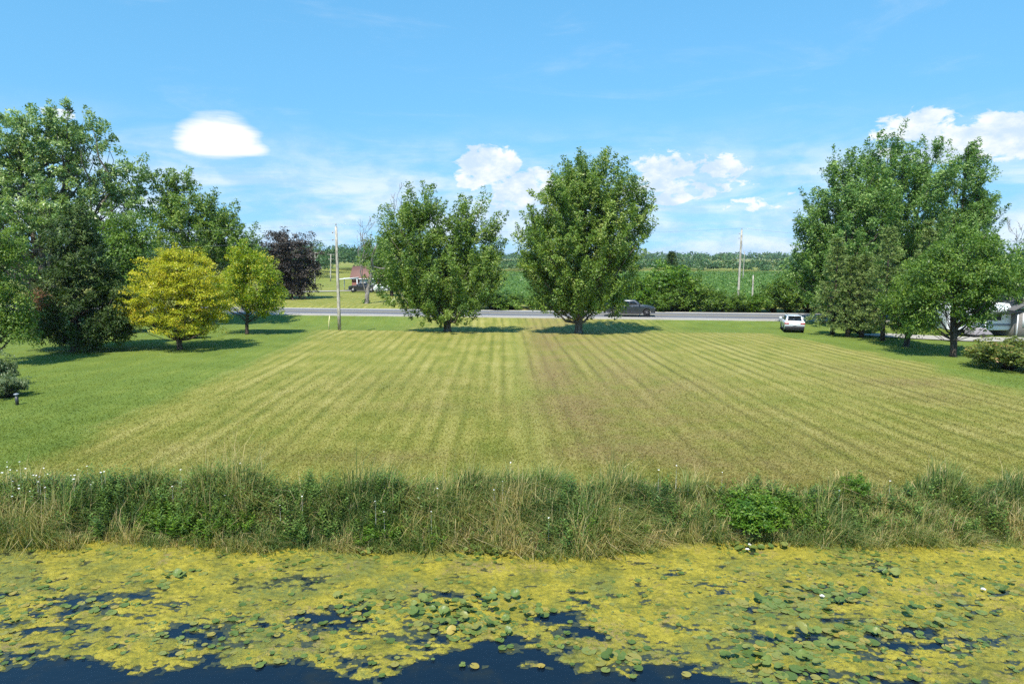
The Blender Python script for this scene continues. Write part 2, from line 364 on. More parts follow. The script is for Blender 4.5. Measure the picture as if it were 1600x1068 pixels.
# ground sheet ------------------------------------------------------
def ground_material(blades=False):
    m, t = material('mown_grass_blade' if blades else 'mown_grass_ground')
    p = t.pos(); px, py, pz = t.sep(p)
    g = t.attr('green'); br = t.attr('brown'); u = t.attr('u'); cropm = t.attr('crop')
    nf = t.noise(p, 14, 4, 0.65); nm = t.noise(p, 2.6, 5, 0.65); nl = t.noise(p, 0.35, 5, 0.6)
    streak = t.noise(t.comb(t.m('MULTIPLY', u, 3.2), t.m('MULTIPLY', py, 0.35), 0.0), 1.0, 5, 0.65)
    # mower passes ~1.35 m wide, light and dark by turns, with a clipping line between them
    per = 0.92
    ph = t.m('MULTIPLY', t.m('ADD', u, t.m('MULTIPLY', t.m('SUBTRACT', nm, 0.5), 0.6)), 2 * math.pi / per)
    sw = t.m('SINE', ph)
    stripe = t.mr(sw, -0.9, 0.9)
    lines = t.mr(sw, -0.62, -0.95)
    lw = t.mr(t.noise(t.comb(t.m('MULTIPLY', u, 0.7), t.m('MULTIPLY', py, 0.05), 2.0), 1.0, 3), 0.3, 0.7)
    f1 = t.m('ADD', t.m('MULTIPLY', t.m('MULTIPLY', stripe, lw), 0.17), t.m('ADD', t.m('MULTIPLY', nf, 0.26), t.m('ADD', t.m('MULTIPLY', streak, 0.44), t.m('MULTIPLY', nl, 0.44))))
    field = t.ramp(t.mr(f1, 0.38, 0.84, smooth=False), [(0, (0.106, 0.137, 0.020)), (0.32, (0.182, 0.195, 0.035)), (0.6, (0.259, 0.244, 0.057)), (1, (0.339, 0.306, 0.099))])
    # dark clipping lines, stronger in the right half of the field
    rs = t.mr(u, -3.0, 3.0, 0.32, 0.70)
    field = t.mix(t.m('MULTIPLY', t.m('MULTIPLY', lines, lw), rs), field, (0.080, 0.084, 0.021))
    # bright unmown wheel strip left of the middle
    strip = t.m('MULTIPLY', t.mr(u, -1.9, -1.5), t.mr(u, -0.25, -0.6))
    field = t.mix(t.m('MULTIPLY', strip, 0.35), field, (0.240, 0.256, 0.056))
    rfall = t.mr(u, 13.0, 2.0, 0.22, 1.0)
    field = t.mix(t.m('MULTIPLY', t.m('MULTIPLY', t.mr(t.m('ADD', u, t.m('MULTIPLY', t.m('SUBTRACT', nm, 0.5), 2.5)), -1.2, 1.8), t.mr(t.m('ADD', nl, t.m('MULTIPLY', nm, 0.5)), 0.55, 0.9, 0.10, 0.62)), rfall), field, (0.215, 0.16, 0.066))
    bn = t.m('MULTIPLY', br, t.mr(t.noise(p, 5, 5, 0.7), 0.30, 0.62))
    field = t.mix(t.m('MULTIPLY', bn, 0.85), field, (0.188, 0.124, 0.060))
    patch = t.mr(t.noise(p, 0.22, 5, 0.65), 0.52, 0.72)
    field = t.mix(t.m('MULTIPLY', patch, 0.35), field, (0.128, 0.160, 0.032))
    f2 = t.m('ADD', t.m('MULTIPLY', nf, 0.3), t.m('ADD', t.m('MULTIPLY', nl, 0.45), t.m('MULTIPLY', streak, 0.3)))
    lawn = t.ramp(t.mr(f2, 0.35, 0.72, smooth=False), [(0, (0.075, 0.112, 0.015)), (0.5, (0.132, 0.178, 0.028)), (1, (0.21, 0.245, 0.050))])
    lawn = t.mix(t.m('MULTIPLY', t.mr(t.m('SINE', t.m('MULTIPLY', ph, 0.42)), -0.8, 0.8), 0.40), lawn, (0.120, 0.176, 0.032))
    col = t.mix(t.mr(t.m('ADD', g, t.m('MULTIPLY', t.m('SUBTRACT', nm, 0.5), 0.7)), 0.2, 0.8), field, lawn)
    crop = t.mix(t.noise(p, 0.8, 4), (0.040, 0.088, 0.014), (0.070, 0.128, 0.022))
    col = t.mix(cropm, col, crop)
    mud = t.m('MULTIPLY', t.mr(pz, -0.35, -0.8), t.mr(py, 32.0, 28.0)); col = t.mix(mud, col, (0.048, 0.040, 0.024))
    if blades:
        b = t.n('ShaderNodeBsdfDiffuse'); t.l.new(col, b.inputs[0]); tr = t.n('ShaderNodeBsdfTranslucent'); t.l.new(col, tr.inputs[0])
        x = t.n('ShaderNodeMixShader'); x.inputs[0].default_value = 0.45; t.l.new(b.outputs[0], x.inputs[1]); t.l.new(tr.outputs[0], x.inputs[2]); finish(t, x.outputs[0])
    else:
        finish(t, pbr(t, col, 0.85, 0.15, normal=bump(t, t.m('ADD', nf, t.noise(p, 45, 3)), 0.7, 0.05)).outputs[0])
    return m
M['ground'] = ground_material(); M['ground_blade'] = ground_material(True)
xs = np.r_[-4000, -2500, -1500, -900, -600, -400, -300, -220, -160, -120, -95, np.arange(-75, 75.1, 0.75), 95, 120, 160, 220, 300, 400, 600, 900, 1500, 2500, 4000]
ys = np.r_[-4000, -1500, -500, -200, -100, -70, -64, -58, -54, -30, -5, 5, 10, np.arange(12, 26, 0.3), np.arange(26, 112, 0.7), 116, 122, 130, 140, 155, 170, 190, 215, 240, 270, 300, 340, 400, 500, 700, 1000, 1500, 2500, 5000]
X, Y = np.meshgrid(xs, ys); xf, yf = X.ravel(), Y.ravel()
def crop_zone(x, y): return sstep(ROADW + 12, ROADW + 14, road_t(x, y)) * sstep(-8, -4, x) * (1 - sstep(318, 326, y))
nx, ny = len(xs), len(ys)
idx = np.arange(nx * ny).reshape(ny, nx)
gf = np.stack([idx[:-1, :-1], idx[:-1, 1:], idx[1:, 1:], idx[1:, :-1]], -1).reshape(-1, 4)
gr = obj_np('ground', np.stack([xf, yf, zg(xf, yf)], 1), gf, M['ground'], attrs=dict(green=green(xf, yf), brown=brown(xf, yf), u=ucoord(xf, yf), crop=crop_zone(xf, yf)), smooth=True)
tag(gr, 'mown field and lawns running back from the pond', None, kind='structure')

# short grass standing on the near field, coloured by the same land functions
def short_grass():
    n = 230000
    y = 18 + 34 * rng.beta(1.0, 3.4, n); x = (rng.random(n) * 2 - 1) * (y * 0.82 + 4)
    k = y > bk(x) - 0.2; x, y = x[k], y[k]; n = len(x)
    h = (0.02 + 0.05 * rng.random(n)) * (1 + 2.2 * np.exp(-(y - bk(x)) / 0.7)); wd = 0.010 + 0.012 * rng.random(n) + 0.0006 * (y - 18)
    a = rng.random(n) * 6.283; ln = rng.normal(0, 1.3, (n, 2)) * h[:, None]
    z = zg(x, y)
    v = np.zeros((n, 3, 3)); dx, dy = np.cos(a) * wd, np.sin(a) * wd * 0.5
    v[:, 0] = np.stack([x - dx, y - dy, z - 0.01], 1); v[:, 1] = np.stack([x + dx, y + dy, z - 0.01], 1); v[:, 2] = np.stack([x + ln[:, 0], y + ln[:, 1], z + h], 1)
    f = np.arange(n * 3).reshape(n, 3)
    rp = lambda q: np.repeat(q, 3)
    o = obj_np('lawn_grass', v.reshape(-1, 3), f, M['ground_blade'], attrs=dict(green=rp(green(x, y)), brown=rp(brown(x, y)), u=rp(ucoord(x, y) + rng.normal(0, 0.25, n)), crop=np.zeros(n * 3)))
    tag(o, 'short mown grass blades of the near field', 'grass', kind='stuff')
short_grass()

# ------------------------------------------------------------------ road
def road():
    m, t = material('asphalt'); p = t.pos()
    u = t.attr('u')
    n1 = t.noise(p, 30, 3); n2 = t.noise(t.vm('MULTIPLY', p, (0.08, 1.2, 1)), 1.0, 4)
    c = t.mix(n1, (0.10, 0.10, 0.108), (0.155, 0.155, 0.165)); c = t.mix(t.mr(n2, 0.4, 0.7), c, (0.19, 0.19, 0.195))
    tr = t.m('MULTIPLY', t.mr(t.m('ABSOLUTE', t.m('SUBTRACT', t.m('ABSOLUTE', t.m('SUBTRACT', u, ROADW / 2)), 1.9)), 0.6, 1.1, 1, 0), 0.35)
    c = t.mix(tr, c, (0.085, 0.085, 0.092))
    finish(t, pbr(t, c, 0.85, 0.25, normal=bump(t, n1, 0.4, 0.01)).outputs[0])
    gm, t = material('road_gravel'); p = t.pos(); n1 = t.noise(p, 16, 4, 0.7)
    finish(t, pbr(t, t.mix(n1, (0.26, 0.24, 0.20), (0.44, 0.41, 0.36)), 0.95, 0.1, normal=bump(t, n1, 0.8, 0.03)).outputs[0])
    S = np.r_[-900, -500, -250, -150, np.arange(-100, 181, 4), 250, 400, 700, 1100]
    def strip(name, t0, t1, dz, mat, label, edge=0.0):
        tt = np.linspace(t0, t1, 5); v = []; uu = []
        for i, s in enumerate(S):
            for j, q in enumerate(tt):
                if edge and j in (0, 4): q = q + (random.random() - 0.5) * edge
                xy = road_xy(s, q); v.append((xy[0], xy[1], 0.06 + dz - 0.02 * abs(q - ROADW / 2) / 4)); uu.append(q)
        f = [(i * 5 + j, i * 5 + 5 + j, i * 5 + 6 + j, i * 5 + 1 + j) for i in range(len(S) - 1) for j in range(4)]
        o = obj_np(name, np.array(v), np.array(f)[:, ::-1], mat, attrs=dict(u=uu)); tag(o, label, kind='structure'); return o
    strip('road_shoulder', -1.5, ROADW + 1.6, 0.0, gm, 'pale gravel shoulders of the country road', 0.5)
    rd = strip('road', 0, ROADW, 0.012, m, 'grey asphalt two lane country road')
    wm = simple('white_road_paint', (0.72, 0.72, 0.70), 0.7, var=0.2, scale=3); ym = simple('yellow_road_paint', (0.62, 0.50, 0.16), 0.7, var=0.2, scale=3)
    def line(name, q, wd, mat):
        mb = MB()
        for i in range(len(S) - 1):
            a, b = road_xy(S[i], q - wd), road_xy(S[i], q + wd); c, d = road_xy(S[i + 1], q + wd), road_xy(S[i + 1], q - wd); z = 0.078 - 0.02 * abs(q - ROADW / 2) / 4
            mb.quad((*a, z), (*d, z), (*c, z), (*b, z))
        mb.build(name, mat, rd)
    line('edge_line', 0.35, 0.07, wm); line('edge_line', ROADW - 0.35, 0.07, wm); line('centre_line', ROADW / 2, 0.10, ym)
    # the bed under the road so that nothing floats
    mb = MB()
    for i in range(len(S) - 1):
        a, b = road_xy(S[i], -1.9), road_xy(S[i], ROADW + 2.0); c, d = road_xy(S[i + 1], ROADW + 2.0), road_xy(S[i + 1], -1.9)
        mb.hexa([(*a, -0.6), (*d, -0.6), (*c, -0.6), (*b, -0.6)], [(*a, 0.015), (*d, 0.015), (*c, 0.015), (*b, 0.015)])
    tag(mb.build('road_bed', gm), 'gravel bed under the country road', kind='structure')
    # driveway of the brick house and the drive behind the spruces
    def drive(name, pts, wd, label, dz=0.03):
        pts = np.array(pts); tn = nrm(np.gradient(pts, axis=0)); nn = np.stack([-tn[:, 1], tn[:, 0]], 1)
        v = []
        for q, nq in zip(pts, nn):
            for k in (-1, -0.5, 0.5, 1):
                xy = q + nq * wd * k; v.append((*xy, float(zg(xy[0], xy[1])) + dz))
        f = [(i * 4 + j, i * 4 + j + 1, i * 4 + 5 + j, i * 4 + 4 + j) for i in range(len(pts) - 1) for j in range(3)]
        tag(obj_np(name, np.array(v), np.array(f), gm), label, kind='structure')
    drive('driveway', [P(a, b)[:2] for a, b in ((380, 459), (440, 457), (500, 455.5), (560, 454.2), (600, 454))], 1.8, 'pale gravel driveway before the brick house', 0.10)
    drive('driveway', [P(a, b)[:2] for a, b in ((1345, 522), (1380, 524), (1430, 527), (1500, 530), (1560, 531), (1640, 532))], 1.7, 'pale driveway behind the spruce row', 0.08)
road()

# ------------------------------------------------------------------ pond
def pond():
    m, t = material('pond_water'); p = t.pos()
    n = t.noise(t.vm('MULTIPLY', p, (1.0, 1.6, 1)), 1.3, 4, 0.6)
    wc = t.mix(t.mr(t.noise(p, 0.9, 6, 0.65), 0.5, 0.72), (0.004, 0.0105, 0.020), (0.012, 0.016, 0.016))
    b = pbr(t, wc, 0.07, 0.5, normal=bump(t, n, 0.2, 0.06)); b.inputs['IOR'].default_value = 1.333
    finish(t, b.outputs[0])
    wx = np.r_[-390, -60, np.arange(-26, 26.1, 1), 60, 390]
    v = [(x, -60.0, -1.0) for x in wx] + [(x, float(wl(x)) + 0.35, -1.0) for x in wx]; k = len(wx)
    f = [(i, i + 1, k + i + 1, k + i) for i in range(k - 1)]
    tag(obj_np('pond_water', np.array(v), np.array(f), m), 'dark blue open water of the pond', kind='structure')
pond()
# ---- floating algae mat: density as a function of place
def density(x, y):
    wy = wl(x); d = wy - y
    base = 0.52 - 0.055 * d
    # wander of the outer edge
    pts = np.array([P(a, b, -1)[:2] for a, b in ((-100, 1030), (0, 1040), (90, 1030), (180, 1035), (250, 1032), (330, 1022), (400, 1038), (470, 1030), (520, 1045), (590, 1062), (640, 1035), (700, 1012), (780, 1000), (830, 1000), (900, 1030), (980, 1045), (1060, 1040), (1150, 1060), (1200, 1090), (1300, 1130), (1450, 1130), (1600, 1120), (1700, 1110))])
    e = np.interp(x, pts[:, 0], pts[:, 1])
    wob = 0.9 * (fbm(x * 0.9, y * 0.9, 51) - 0.5) + 0.5 * (fbm(x * 3, y * 3, 52) - 0.5)
    open_ = sstep(0.40, -0.35, y - e + 0.22 + wob)
    k = base - 0.9 * open_
    for px, py, rx, ry, s in ((110, 945, 1.2, .5, .22), (70, 985, .8, .4, .18), (300, 985, .8, .35, .25), (330, 1000, .5, .3, .2), (520, 965, 1.0, .5, .22), (640, 985, 1.1, .35, .25), (700, 930, .8, .25, .2), (870, 965, .7, .5, .32), (905, 990, .8, .3, .3), (1110, 1000, .7, .3, .15), (1260, 925, 1.1, .3, .2), (1310, 935, .8, .25, .2), (1440, 985, .7, .5, .22), (1480, 1000, .5, .4, .2), (1530, 960, .8, .3, .15), (1250, 1000, .9, .3, .2), (200, 930, .6, .3, .16)):
        c = P(px, py, -1); k = k - s * 1.25 * np.exp(-((x - c[0]) / rx) ** 2 - ((y - c[1]) / ry) ** 2)
    for px, py, rx, ry, s in ((790, 1018, .45, .22, .45), (840, 1040, .4, .3, .5), (735, 1040, .5, .16, .45), (1030, 1055, .9, .14, .6), (560, 1055, .8, .2, .4), (230, 1055, .5, .12, .4), (60, 1052, .6, .1, .35)):
        c = P(px, py, -1); k = k + s * np.exp(-((x - c[0]) / rx) ** 2 - ((y - c[1]) / ry) ** 2)
    nz = 0.62 * (fbm(x * 0.75 + 3, y * 1.5, 60, 3) - 0.5) + 0.75 * (fbm(x * 2.6, y * 4.6, 61, 3) - 0.5) + 0.95 * (fbm(x * 4.2, y * 8.5, 62, 3) - 0.5) + 0.55 * (fbm(x * 14, y * 24, 64, 2) - 0.5)
    return k + nz - 0.12
def submerged():
    h = 0.07; x = np.arange(-19.5, 19.6, h); y = np.arange(10.6, 19.6, h); X, Y = np.meshgrid(x, y)
    D = density(X, Y) + 0.20 + 0.25 * (fbm(X * 1.3, Y * 2, 66, 3) - 0.5); D = np.where((Y > wl(X) + 0.2) | (np.abs(X) > Y * 0.80 + 4.0), -1, D)
    keep = 0.25 * (D[:-1, :-1] + D[1:, :-1] + D[:-1, 1:] + D[1:, 1:]) > 0
    ii = np.arange(D.size).reshape(D.shape); q = np.stack([ii[:-1, :-1], ii[:-1, 1:], ii[1:, 1:], ii[1:, :-1]], -1)[keep]
    used = np.unique(q); mp = np.zeros(D.size, int); mp[used] = np.arange(len(used)); r = np.random.default_rng(4)
    m, t = material('submerged_weed'); p = t.pos(); n1 = t.noise(p, 7, 5, 0.7)
    finish(t, pbr(t, t.ramp(n1, [(0.3, (0.012, 0.018, 0.016)), (0.5, (0.035, 0.042, 0.020)), (0.7, (0.085, 0.085, 0.032))]), 0.25, 0.4, normal=bump(t, n1, 0.5, 0.02)).outputs[0])
    V = np.stack([X.ravel() + r.normal(0, h * .22, X.size), Y.ravel() + r.normal(0, h * .22, X.size), np.full(X.size, -0.996)], 1)[used]
    tag(obj_np('submerged_weed', V, mp[q], m), 'murky water weed just under the pond surface', 'water weed', kind='stuff')
submerged()
def algae():
    h = 0.031
    x = np.arange(-19.5, 19.6, h); y = np.arange(10.6, 19.6, h)
    X, Y = np.meshgrid(x, y); D = density(X, Y)
    D = np.where((Y > wl(X) + 0.2) | (np.abs(X) > Y * 0.80 + 4.0), -1, D)
    gy, gx = np.gradient(D, h)
    Dc = 0.25 * (D[:-1, :-1] + D[1:, :-1] + D[:-1, 1:] + D[1:, 1:]); keep = Dc > 0
    # snap outline vertices to the contour
    cnt = np.zeros_like(D); cnt[:-1, :-1] += keep; cnt[1:, :-1] += keep; cnt[:-1, 1:] += keep; cnt[1:, 1:] += keep
    edge = (cnt > 0) & (cnt < 4); g2 = np.maximum(gx * gx + gy * gy, 0.3)
    st = np.clip(D / g2, -1, 1); dx = np.clip(-gx * st, -h * .6, h * .6); dy = np.clip(-gy * st, -h * .6, h * .6)
    Xs = X + np.where(edge, dx, 0); Ys = Y + np.where(edge, dy, 0)
    Z = -1.0 + np.where(edge, 0.006, 0.012 + (0.045 * fbm(X * 5, Y * 5, 71, 3) ** 1.5 + 0.028 * vnoise(X * 13, Y * 13, 73) ** 2) * np.clip(D * 6, 0.15, 1))
    ii = np.arange(D.size).reshape(D.shape)
    q = np.stack([ii[:-1, :-1], ii[:-1, 1:], ii[1:, 1:], ii[1:, :-1]], -1)[keep]
    used = np.unique(q); mp = np.zeros(D.size, int); mp[used] = np.arange(len(used))
    m, t = material('algae'); p = t.pos(); py = t.sep(p)[1]
    n1 = t.noise(p, 1.1, 6, 0.65); n2 = t.noise(p, 9, 5, 0.7); n3 = t.noise(p, 40, 3, 0.7); n4 = t.noise(t.vm('ADD', p, (7, 3, 0)), 0.55, 5, 0.6)
    f = t.m('ADD', t.m('MULTIPLY', n1, 0.55), t.m('ADD', t.m('MULTIPLY', n2, 0.4), t.m('MULTIPLY', n3, 0.28)))
    c = t.ramp(t.mr(f, 0.46, 0.80, smooth=False), [(0, (0.055, 0.066, 0.012)), (0.28, (0.185, 0.172, 0.018)), (0.52, (0.305, 0.252, 0.022)), (1, (0.42, 0.35, 0.05))])
    thin = t.attr('thin')
    c = t.mix(t.m('MULTIPLY', t.mr(n4, 0.47, 0.62), t.mr(n2, 0.38, 0.56)), c, (0.13, 0.15, 0.032))      # submerged weed, duller green
    c = t.mix(t.m('MULTIPLY', t.mr(t.noise(p, 0.8, 5, 0.6, 0.0), 0.54, 0.68), t.mr(n2, 0.42, 0.6)), c, (0.22, 0.165, 0.065))  # dead brownish mats
    c = t.mix(t.m('MULTIPLY', thin, t.mr(n3, 0.35, 0.65)), c, (0.13, 0.12, 0.035))
    c = t.mix(t.m('MULTIPLY', t.mr(n3, 0.52, 0.64), 0.8), c, (0.05, 0.062, 0.014))
    c = t.mix(t.m('MULTIPLY', t.mr(t.noise(t.vm('MULTIPLY', p, (5, 9, 1)), 1.0, 4, 0.7), 0.56, 0.66), 0.85), c, (0.06, 0.078, 0.018))
    finish(t, pbr(t, c, 0.7, 0.3, normal=bump(t, t.m('ADD', n2, n3), 0.8, 0.03)).outputs[0])
    o = obj_np('algae_mat', np.stack([Xs.ravel(), Ys.ravel(), Z.ravel()], 1)[used], mp[q], m, attrs=dict(thin=np.clip(1 - D.ravel()[used] * 9, 0, 1)), smooth=True)
    tag(o, 'yellow green algae floating on the pond', 'algae', kind='stuff')
algae()

# ------------------------------------------------------------------ water lilies
def lily_mats():
    m, t = material('lily_pad')
    oi = t.n('ShaderNodeObjectInfo').outputs['Random']; p = t.n('ShaderNodeTexCoord').outputs['Object']
    a = t.attr('tint'); rnd = t.m('FRACT', t.m('ADD', oi, a))
    c = t.ramp(rnd, [(0, (0.060, 0.098, 0.018)), (0.35, (0.090, 0.135, 0.026)), (0.6, (0.130, 0.165, 0.036)), (0.85, (0.175, 0.175, 0.042)), (1, (0.28, 0.21, 0.04))])
    px, py, pz = t.sep(p)
    vein = t.mr(t.m('SINE', t.m('MULTIPLY', t.m('ARCTAN2', py, px), 16)), 0.75, 1.0)
    c = t.mix(t.m('MULTIPLY', vein, 0.2), c, (0.20, 0.25, 0.08))
    c = t.mix(t.m('MULTIPLY', t.mr(t.noise(t.pos(), 9, 4, 0.65), 0.58, 0.72), 0.6), c, (0.24, 0.19, 0.07))
    finish(t, pbr(t, c, 0.42, 0.3, normal=bump(t, t.noise(t.pos(), 12, 3), 0.5, 0.03)).outputs[0])
    return m
M['lily'] = lily_mats()
M['petal'] = simple('lily_petal', (0.82, 0.80, 0.78), 0.5, var=0.05)
M['stamen'] = simple('lily_stamen', (0.65, 0.45, 0.06), 0.6)
def pad_geo(seed, cup):
    r = np.random.default_rng(seed); k = 15
    th = np.linspace(0.16, 2 * math.pi - 0.16, k); rr = 1 + r.normal(0, 0.035, k)
    v = [(0, 0, 0.0)]
    for s, q in ((0.6, 0.25), (1.0, 1.0)):
        ph = r.random() * 6.28
        for a, b in zip(th, rr): v.append((math.cos(a) * b * s, math.sin(a) * b * s, q * (cup * (1 + 0.8 * math.sin(a * 2 + ph)) * 0.5 + 0.02)))
    f3 = [(0, i, i + 1) for i in range(1, k)]; f4 = [(i, i + k, i + k + 1, i + 1) for i in range(1, k)]
    return np.array(v), np.array(f3), np.array(f4)
PADS = [pad_geo(i, c) for i, c in enumerate((0.02, 0.05, 0.10, 0.22, 0.4))]
PADM = [mesh_np('leaf', *(lambda g: (g[0], [g[1], g[2]]))(g), M['lily'], attrs=dict(tint=np.zeros(len(g[0]))), smooth=True) for g in PADS]
def flower(loc, parent, s=0.07):
    v = []; f = []
    for ring, (n, tilt, ln) in enumerate(((8, 0.5, 1.0), (8, 0.95, 0.85))):
        for i in range(n):
            a = 6.283 * i / n + ring * 0.4; d = np.array([math.cos(a), math.sin(a), 0]); q = np.array([-d[1], d[0], 0]); u = d * math.cos(tilt) + np.array([0, 0, math.sin(tilt)])
            b = len(v); v += [np.zeros(3), u * ln * 0.55 + q * 0.24, u * ln, u * ln * 0.55 - q * 0.24]; f.append((b, b + 1, b + 2, b + 3))
    o = obj_np('flower', np.array(v) * s, np.array(f), M['petal'], parent); o.location = loc
    st = MB().tube([(0, 0, 0), (0, 0, s * 0.35)], [s * 0.22, s * 0.1], 6).build('stamen', M['stamen'], o)
patches = [  # px, py, half width px, half height px, leaves, pad radius, upright share, flowers, label
    (735, 962, 100, 36, 110, .145, .40, 0, 'dense mid-pond patch of cupped green lily pads nearest the middle'),
    (590, 948, 75, 30, 40, .14, .12, 0, 'flat loose lily pad patch just left of the dense mid-pond patch'),
    (1225, 1028, 95, 38, 72, .17, .22, 0, 'large-leaved lily pad patch at the lower right edge of open water'),
    (965, 1030, 50, 22, 13, .19, .05, 0, 'small group of flat lily pads lying alone on the open water'),
    (1215, 945, 95, 26, 46, .16, .12, 0, 'lily pad patch behind the large-leaved patch on the right'),
    (1290, 935, 70, 20, 24, .15, .15, 1, 'lily pad patch with one white flower among blue water gaps'),
    (1330, 995, 70, 22, 24, .17, .15, 0, 'lily pads right of the large-leaved patch near the bottom right'),
    (1165, 858, 60, 13, 34, .13, .55, 2, 'upright lily pads against the bank below the bright green shrub'),
    (760, 868, 70, 9, 30, .12, .6, 0, 'upright lily pads tight under the bank grass at mid picture'),
    (575, 866, 35, 7, 12, .12, .55, 0, 'little lily clump under the bank left of the middle'),
    (1385, 897, 20, 6, 6, .14, .6, 2, 'tiny lily clump with white flowers standing alone on yellow algae'),
    (1470, 960, 80, 24, 22, .15, .1, 0, 'scattered flat lily pads far right among dark water gaps'),
    (250, 905, 80, 22, 26, .13, .2, 0, 'scattered lily pads in the left part of the pond near the bank'),
    (160, 950, 60, 18, 14, .14, .05, 0, 'few flat lily pads beside the dark water holes far left'),
    (830, 955, 50, 16, 10, .14, .1, 0, 'few lily pads right of the dense mid-pond patch'),
    (1560, 925, 60, 18, 12, .14, .2, 1, 'lily pads at the right picture edge with a white flower')]
padspots = []
def lilies():
    for (px, py, rx, ry, n, rad, up, nf, label) in patches:
        c = P(px, py, -1.0); e = empty('water_lily', (c[0], c[1], -1.0)); tag(e, label, 'water lily', 'water lilies floating on the pond')
        made = 0; tries = 0; spots = []
        while made < n and tries < n * 40:
            tries += 1
            q = np.random.default_rng(tries * 7 + int(px)).normal(0, 0.48, 2)
            if np.hypot(*q) > 1.1: continue
            w_ = P(px + q[0] * rx, py + q[1] * ry, -1.0); r = rad * 0.78 * random.uniform(0.6, 1.15)
            if w_[1] > float(wl(w_[0])) - 0.05: continue
            if any((w_[0] - a) ** 2 + (w_[1] - b) ** 2 < (0.5 * (r + rr)) ** 2 for a, b, rr in spots): continue
            spots.append((w_[0], w_[1], r)); padspots.append((w_[0], w_[1], r))
            upr = random.random() < up
            o = link(bpy.data.objects.new('leaf', PADM[random.choice((2, 3, 4) if upr else (0, 1, 2))]), e)
            o.scale = (r, r, r)
            o.location = (w_[0] - c[0], w_[1] - c[1], 0.032 + random.random() * 0.012 + (random.uniform(0.05, 0.16) if upr else 0))
            tl = random.uniform(0.15, 0.65) if upr else random.uniform(0, 0.05)
            az_ = random.random() * 6.283
            o.rotation_euler = (tl * math.cos(az_), tl * math.sin(az_), random.random() * 6.283); made += 1
        for k in range(nf):
            q = (random.uniform(-.5, .5) * rx, random.uniform(-.5, .5) * ry); w_ = P(px + q[0], py + q[1], -1.0)
            flower((w_[0] - c[0], w_[1] - c[1], 0.09), e, 0.075)
    # the many small or far pads scattered through the algae: one mass
    n = 7000; V = []; F3 = []; F4 = []; tint = []; off = 0
    x = rng.uniform(-18, 18, n); y = rng.uniform(11.2, 18.9, n)
    pr = sstep(0.42, 0.66, fbm(x * 0.45 + 9, y * 0.9, 81, 3)) + 0.08 + 0.30 * sstep(1, 12, x)
    k = (rng.random(n) < pr) & (y < wl(x) - 0.1) & (np.abs(x) < y * 0.8 + 2) & (density(x, y) > -0.2); x, y = x[k], y[k]
    for a, b in zip(x, y):
        g = PADS[random.choice((0, 0, 1, 1, 2, 3))]; r = random.uniform(0.03, 0.095); th = random.random() * 6.283; tl = abs(random.gauss(0, 0.07))
        v = g[0] * r; ca, sa = math.cos(th), math.sin(th)
        v = np.stack([v[:, 0] * ca - v[:, 1] * sa, v[:, 0] * sa + v[:, 1] * ca, v[:, 2] + v[:, 0] * tl], 1) + (a, b, -0.972 + random.random() * 0.012)
        V.append(v); F3.append(g[1] + off); F4.append(g[2] + off); off += len(v); tint.append(np.full(len(v), 0.25 + 0.74 * random.random()))
    o = obj_np('small_lily_pads', np.concatenate(V), [np.concatenate(F3), np.concatenate(F4)], M['lily'], attrs=dict(tint=np.concatenate(tint)), smooth=True)
    tag(o, 'small lily pads scattered through the algae', 'lily pads', kind='stuff')
lilies()

# ------------------------------------------------------------------ leaves and blades
def leaf_quads(c, ax, nr, ln, wd):
    """diamond leaves: centre, long axis, normal, length, width -> verts, faces"""
    ax = nrm(ax); b = nrm(np.cross(nr, ax)); nn = np.cross(ax, b)
    n = len(c); v = np.empty((n, 4, 3)); L = (ln * 0.5)[:, None]; W = (wd * 0.5)[:, None]
    v[:, 0] = c - ax * L; v[:, 1] = c + b * W + ax * L * 0.15; v[:, 2] = c + ax * L - nn * L * 0.2; v[:, 3] = c - b * W + ax * L * 0.15
    return v.reshape(-1, 3), np.arange(n * 4).reshape(n, 4)
def leaf_tris(c, ax, nr, ln, wd):
    """small far leaves: one pointed triangle each"""
    ax = nrm(ax); b = nrm(np.cross(nr, ax)); n = len(c); v = np.empty((n, 3, 3)); L = (ln * 0.5)[:, None]; W = (wd * 0.5)[:, None]
    v[:, 0] = c - ax * L * 0.75 - b * W; v[:, 1] = c - ax * L * 0.55 + b * W; v[:, 2] = c + ax * L * 1.25
    return v.reshape(-1, 3), np.arange(n * 3).reshape(n, 3)
def rand_dir(r, n): return nrm(r.normal(0, 1, (n, 3)))
